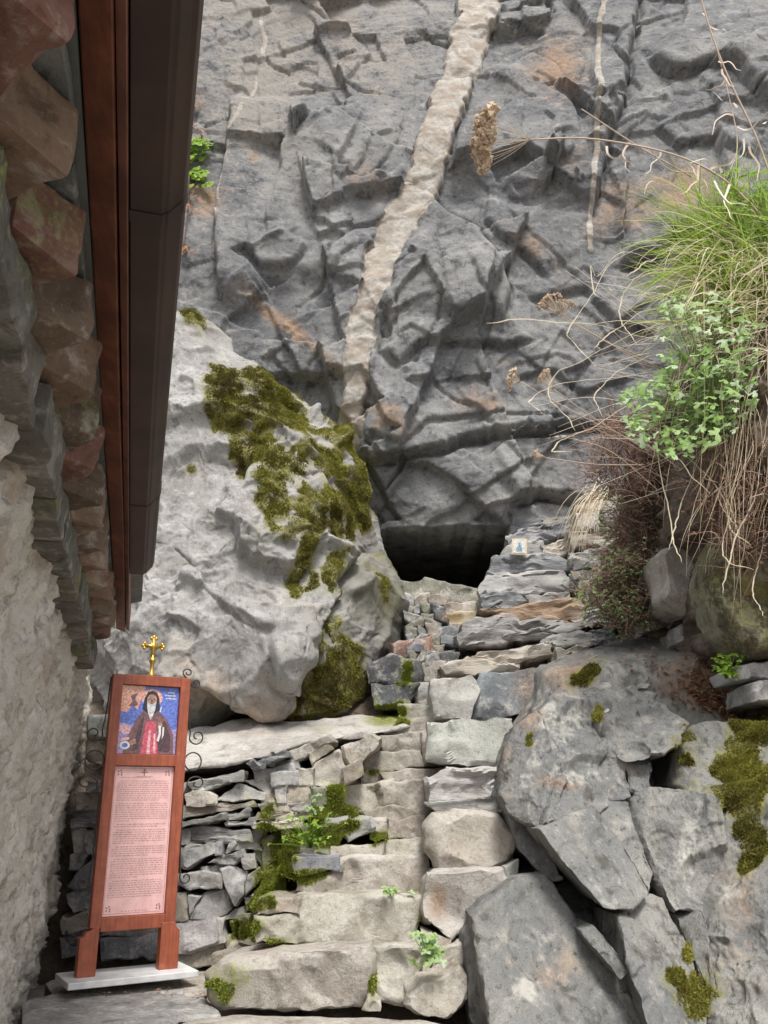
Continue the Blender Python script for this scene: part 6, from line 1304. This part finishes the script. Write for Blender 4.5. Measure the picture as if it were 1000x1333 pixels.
# ---- reddish dry bushes on the slope above the parapet
def twig_bush(name, poly, D, n, tonem, label, leafn=0, leafmat='leaf', size=55, ht=0.03, lt=0.5):
    c = np.mean(poly, 0); rt = plant_root(name, c[0], max(p_[1] for p_ in poly), D, label=label, cat='bush'); b = Bunch(); lf = Bunch(); k = 0
    while k < n:
        x, y = pr.uniform(min(p_[0] for p_ in poly), max(p_[0] for p_ in poly)), pr.uniform(min(p_[1] for p_ in poly), max(p_[1] for p_ in poly))
        if poly_sd(np.array([x]), np.array([y]), poly)[0] < -3: continue
        k += 1; a = R(pr.normal(245, 55)); L = pr.uniform(0.35, 1) * size; D0 = D + pr.normal() * 0.14; pts = [(x, y, D0)]; xx_, yy_ = x, y
        for j in range(3): a += pr.normal() * 0.45; xx_ += L / 3 * math.cos(a); yy_ += L / 3 * math.sin(a); pts.append((xx_, yy_, D0 - 0.05 * pr.normal()))
        q = smooth_path([P(*p_) for p_ in pts], 8); b.add(tube(q, np.linspace(0.0034, 0.0015, 8), 3, False), np.clip(pr.normal(tonem, 0.25), 0, 1))
        for j in range(leafn):
            if pr.rand() < 0.55: lobed_leaf(lf, q[pr.randint(2, 8)] + pr.normal(size=3) * 0.012, (pr.normal() * .6, -.7, .6), pr.normal(size=3), pr.uniform(0.010, 0.022), np.clip(pr.normal(lt, 0.25), 0, 1), 3)
    settle(b.link('twigs', M['twig'], kind='stuff'), rt)
    if lf.p: settle(lf.link('leaves', M[leafmat], kind='stuff'), rt)
twig_bush('dry_bush', [(790, 560), (850, 540), (900, 580), (905, 650), (850, 660), (800, 640), (770, 625)], 5.9, 900, 0.55, 'reddish brown dry bush sprawling above the top of the parapet', 1, 'leaf_dead', 55)
twig_bush('dry_bush', [(815, 650), (880, 640), (915, 690), (900, 780), (860, 815), (820, 830), (795, 800), (770, 780), (800, 720)], 6.1, 1300, 0.6, 'brown twiggy bush with grey-green sprigs hanging over the parapet stones', 1, 'leaf_dead', 50)
twig_bush('green_shrub', [(760, 770), (800, 735), (840, 720), (850, 780), (825, 830), (790, 810)], 6.05, 620, 0.55, 'small grey-green shrub spilling over the parapet beside the outcrop top', 4, 'leaf', 40, lt=0.45)
twig_bush('green_shrub', [(800, 650), (850, 640), (850, 700), (830, 720), (800, 700)], 6.4, 280, 0.5, 'pale green sprigs among the brown twigs above the parapet', 3, 'leaf', 40, lt=0.6)
twig_bush('root_tangle', [(900, 580), (960, 560), (1010, 600), (1010, 740), (965, 740), (930, 700), (905, 660)], 4.55, 520, 0.45, 'tangle of thin brown roots hanging from the undercut earth bank', 1, 'leaf_dead', 60)
# dry straw hanging over the parapet top
b = Bunch()
for k in range(46):
    x0 = pr.uniform(735, 770); blade(b, P(x0 + 25, 640 + pr.normal() * 10, 7.6), P(x0 + pr.normal() * 14, pr.uniform(690, 740), 7.5), (-.08, -.1, .12), 0.004, 8, pr.uniform(.5, 1))
b.link('dry_grass', M['straw'], label='wisps of dry grass drooping over the pale top parapet stones', cat='grass', kind='stuff')
# ---- small herbs on the steps
def herb(x, y, D, n, size, label, w=20, h=24, mat='leaf', lt=.5):
    rt = plant_root('small_herb', x, y + h, D, label=label, cat='plant'); lf, sm = Bunch(), Bunch(); base = P(x, y + h, D)
    for k in range(n):
        c = P(x + pr.normal() * w * .45, y + pr.uniform(-h, h * .8), D - pr.uniform(.02, .14)); lobed_leaf(lf, c, (pr.normal() * .4, -.7, .7), (pr.normal() * .6, 0, .8), pr.uniform(.7, 1.2) * size, np.clip(pr.normal(lt, .22), 0, 1), 3); sm.add(tube(smooth_path([base, (base + c) / 2 + np.array([0, -.03, .01]), c], 6), .0018, 3), .4)
    settle(lf.link('leaves', M[mat], kind='stuff'), rt); settle(sm.link('stems', M[mat], kind='stuff'), rt)
herb(561, 1236, 4.44, 34, 0.030, 'fresh green herb growing from the joint at the bottom step', 18, 24, lt=.65)
herb(512, 1160, 4.86, 14, 0.022, 'low green sprig in the crack under the third step', 26, 5)
herb(405, 1082, 5.18, 40, 0.020, 'yellow-green weeds among the mossy stones left of the steps', 40, 22, 'leaf_bright', .4)
herb(408, 1048, 5.36, 12, 0.022, 'small sprig of leaves beside the mossy step', 12, 14)
herb(945, 868, 4.85, 46, 0.026, 'yellow-green weeds beside the flat pale slab on the outcrop', 24, 16, 'leaf_bright', .35)
# ---- creeper peeping out behind the gutter
_cv = np.zeros(len(cliff.data.vertices) * 3, np.float32); cliff.data.vertices.foreach_get('co', _cv); _cv = _cv.reshape(-1, 3); _cx, _cy = proj(_cv)
_cm = (_cx > 180) & (_cx < 330) & (_cy > -80) & (_cy < 400); _cv, _cx, _cy = _cv[_cm], _cx[_cm], _cy[_cm]
def on_cliff(x, y, out=0.05): p = _cv[np.argmin((_cx - x) ** 2 + (_cy - y) ** 2)]; return P(x, y, float(p[1]) - out)
cr = empty('creeper', tuple(on_cliff(245, 330)), label='creeper with bright green and red leaves clinging to the cliff behind the gutter', cat='creeper')
lf, dl, sm = Bunch(), Bunch(), Bunch()
sm.add(tube(smooth_path([on_cliff(x, y) for x, y in ((252, -20), (258, 60), (252, 130), (248, 200), (246, 260), (238, 330))], 24), .007, 4), .2)
for k in range(46): lobed_leaf(lf, on_cliff(pr.uniform(238, 272), pr.uniform(180, 242), pr.uniform(.05, .2)), (pr.normal() * .3, -.9, .4), (pr.normal() * .7, 0, .6), pr.uniform(.05, .095), pr.uniform(.2, 1), 5)
for k in range(60): x = pr.uniform(240, 268); y = pr.choice([pr.uniform(40, 120), pr.uniform(120, 180), pr.uniform(240, 280), pr.uniform(310, 330)]); lobed_leaf(dl, on_cliff(x - y * .02, y, pr.uniform(.05, .15)), (pr.normal() * .5, -.8, .4), pr.normal(size=3), pr.uniform(.03, .065), pr.uniform(.1, 1), 3)
settle(lf.link('leaves', M['leaf_bright'], kind='stuff'), cr); settle(dl.link('dead_leaves', M['leaf_dead'], kind='stuff'), cr); settle(sm.link('stems', M['twig'], kind='stuff'), cr)
# ---- leaf litter on the outcrop
b = Bunch(); done = 0
oy, ox = proj(oV[:261 * 261])[1], proj(oV[:261 * 261])[0]
cand = np.where((poly_sd(ox, oy, [(880, 880), (930, 850), (1000, 840), (1010, 900), (960, 950), (920, 930), (890, 905)]) > 0))[0]; cand2 = np.where((poly_sd(ox, oy, [(800, 850), (1000, 838), (1000, 960), (900, 930), (820, 900)]) > 0))[0]
for k in range(1500):
    i = pr.choice(cand if k < 1150 else cand2); lobed_leaf(b, oV[i] + np.array([0, -.012, .03]) + pr.normal(size=3) * .008, (pr.normal() * .5, -.5, .8), pr.normal(size=3), pr.uniform(.008, .022), pr.uniform(0, 1), 3)
for k in range(90):
    i = pr.choice(cand); p0 = oV[i] + np.array([0, -.01, .02]); blade(b, p0, p0 + pr.normal(size=3) * .06 + np.array([0, -.03, .0]), (0, 0, .02), .002, 5, pr.uniform(.5, 1))
b.link('leaf_litter', M['leaf_dead'], label='brown leaf litter and twigs lying on the outcrop top', cat='leaf litter', kind='stuff')
b = Bunch()
for k in range(70):
    p0 = P(pr.uniform(90, 265), pr.uniform(1283, 1300), 4.9); t = (0.0 - EYE) / (p0[2] - EYE); p0 = np.array([p0[0] * t, p0[1] * t, 0.008]); lobed_leaf(b, p0, (pr.normal() * .3, -.2, 1), pr.normal(size=3), pr.uniform(.006, .014), pr.uniform(0, 1), 3)
b.link('leaf_litter', M['leaf_dead'], label='few crumbs of dead leaves around the marble base', cat='leaf litter', kind='stuff')
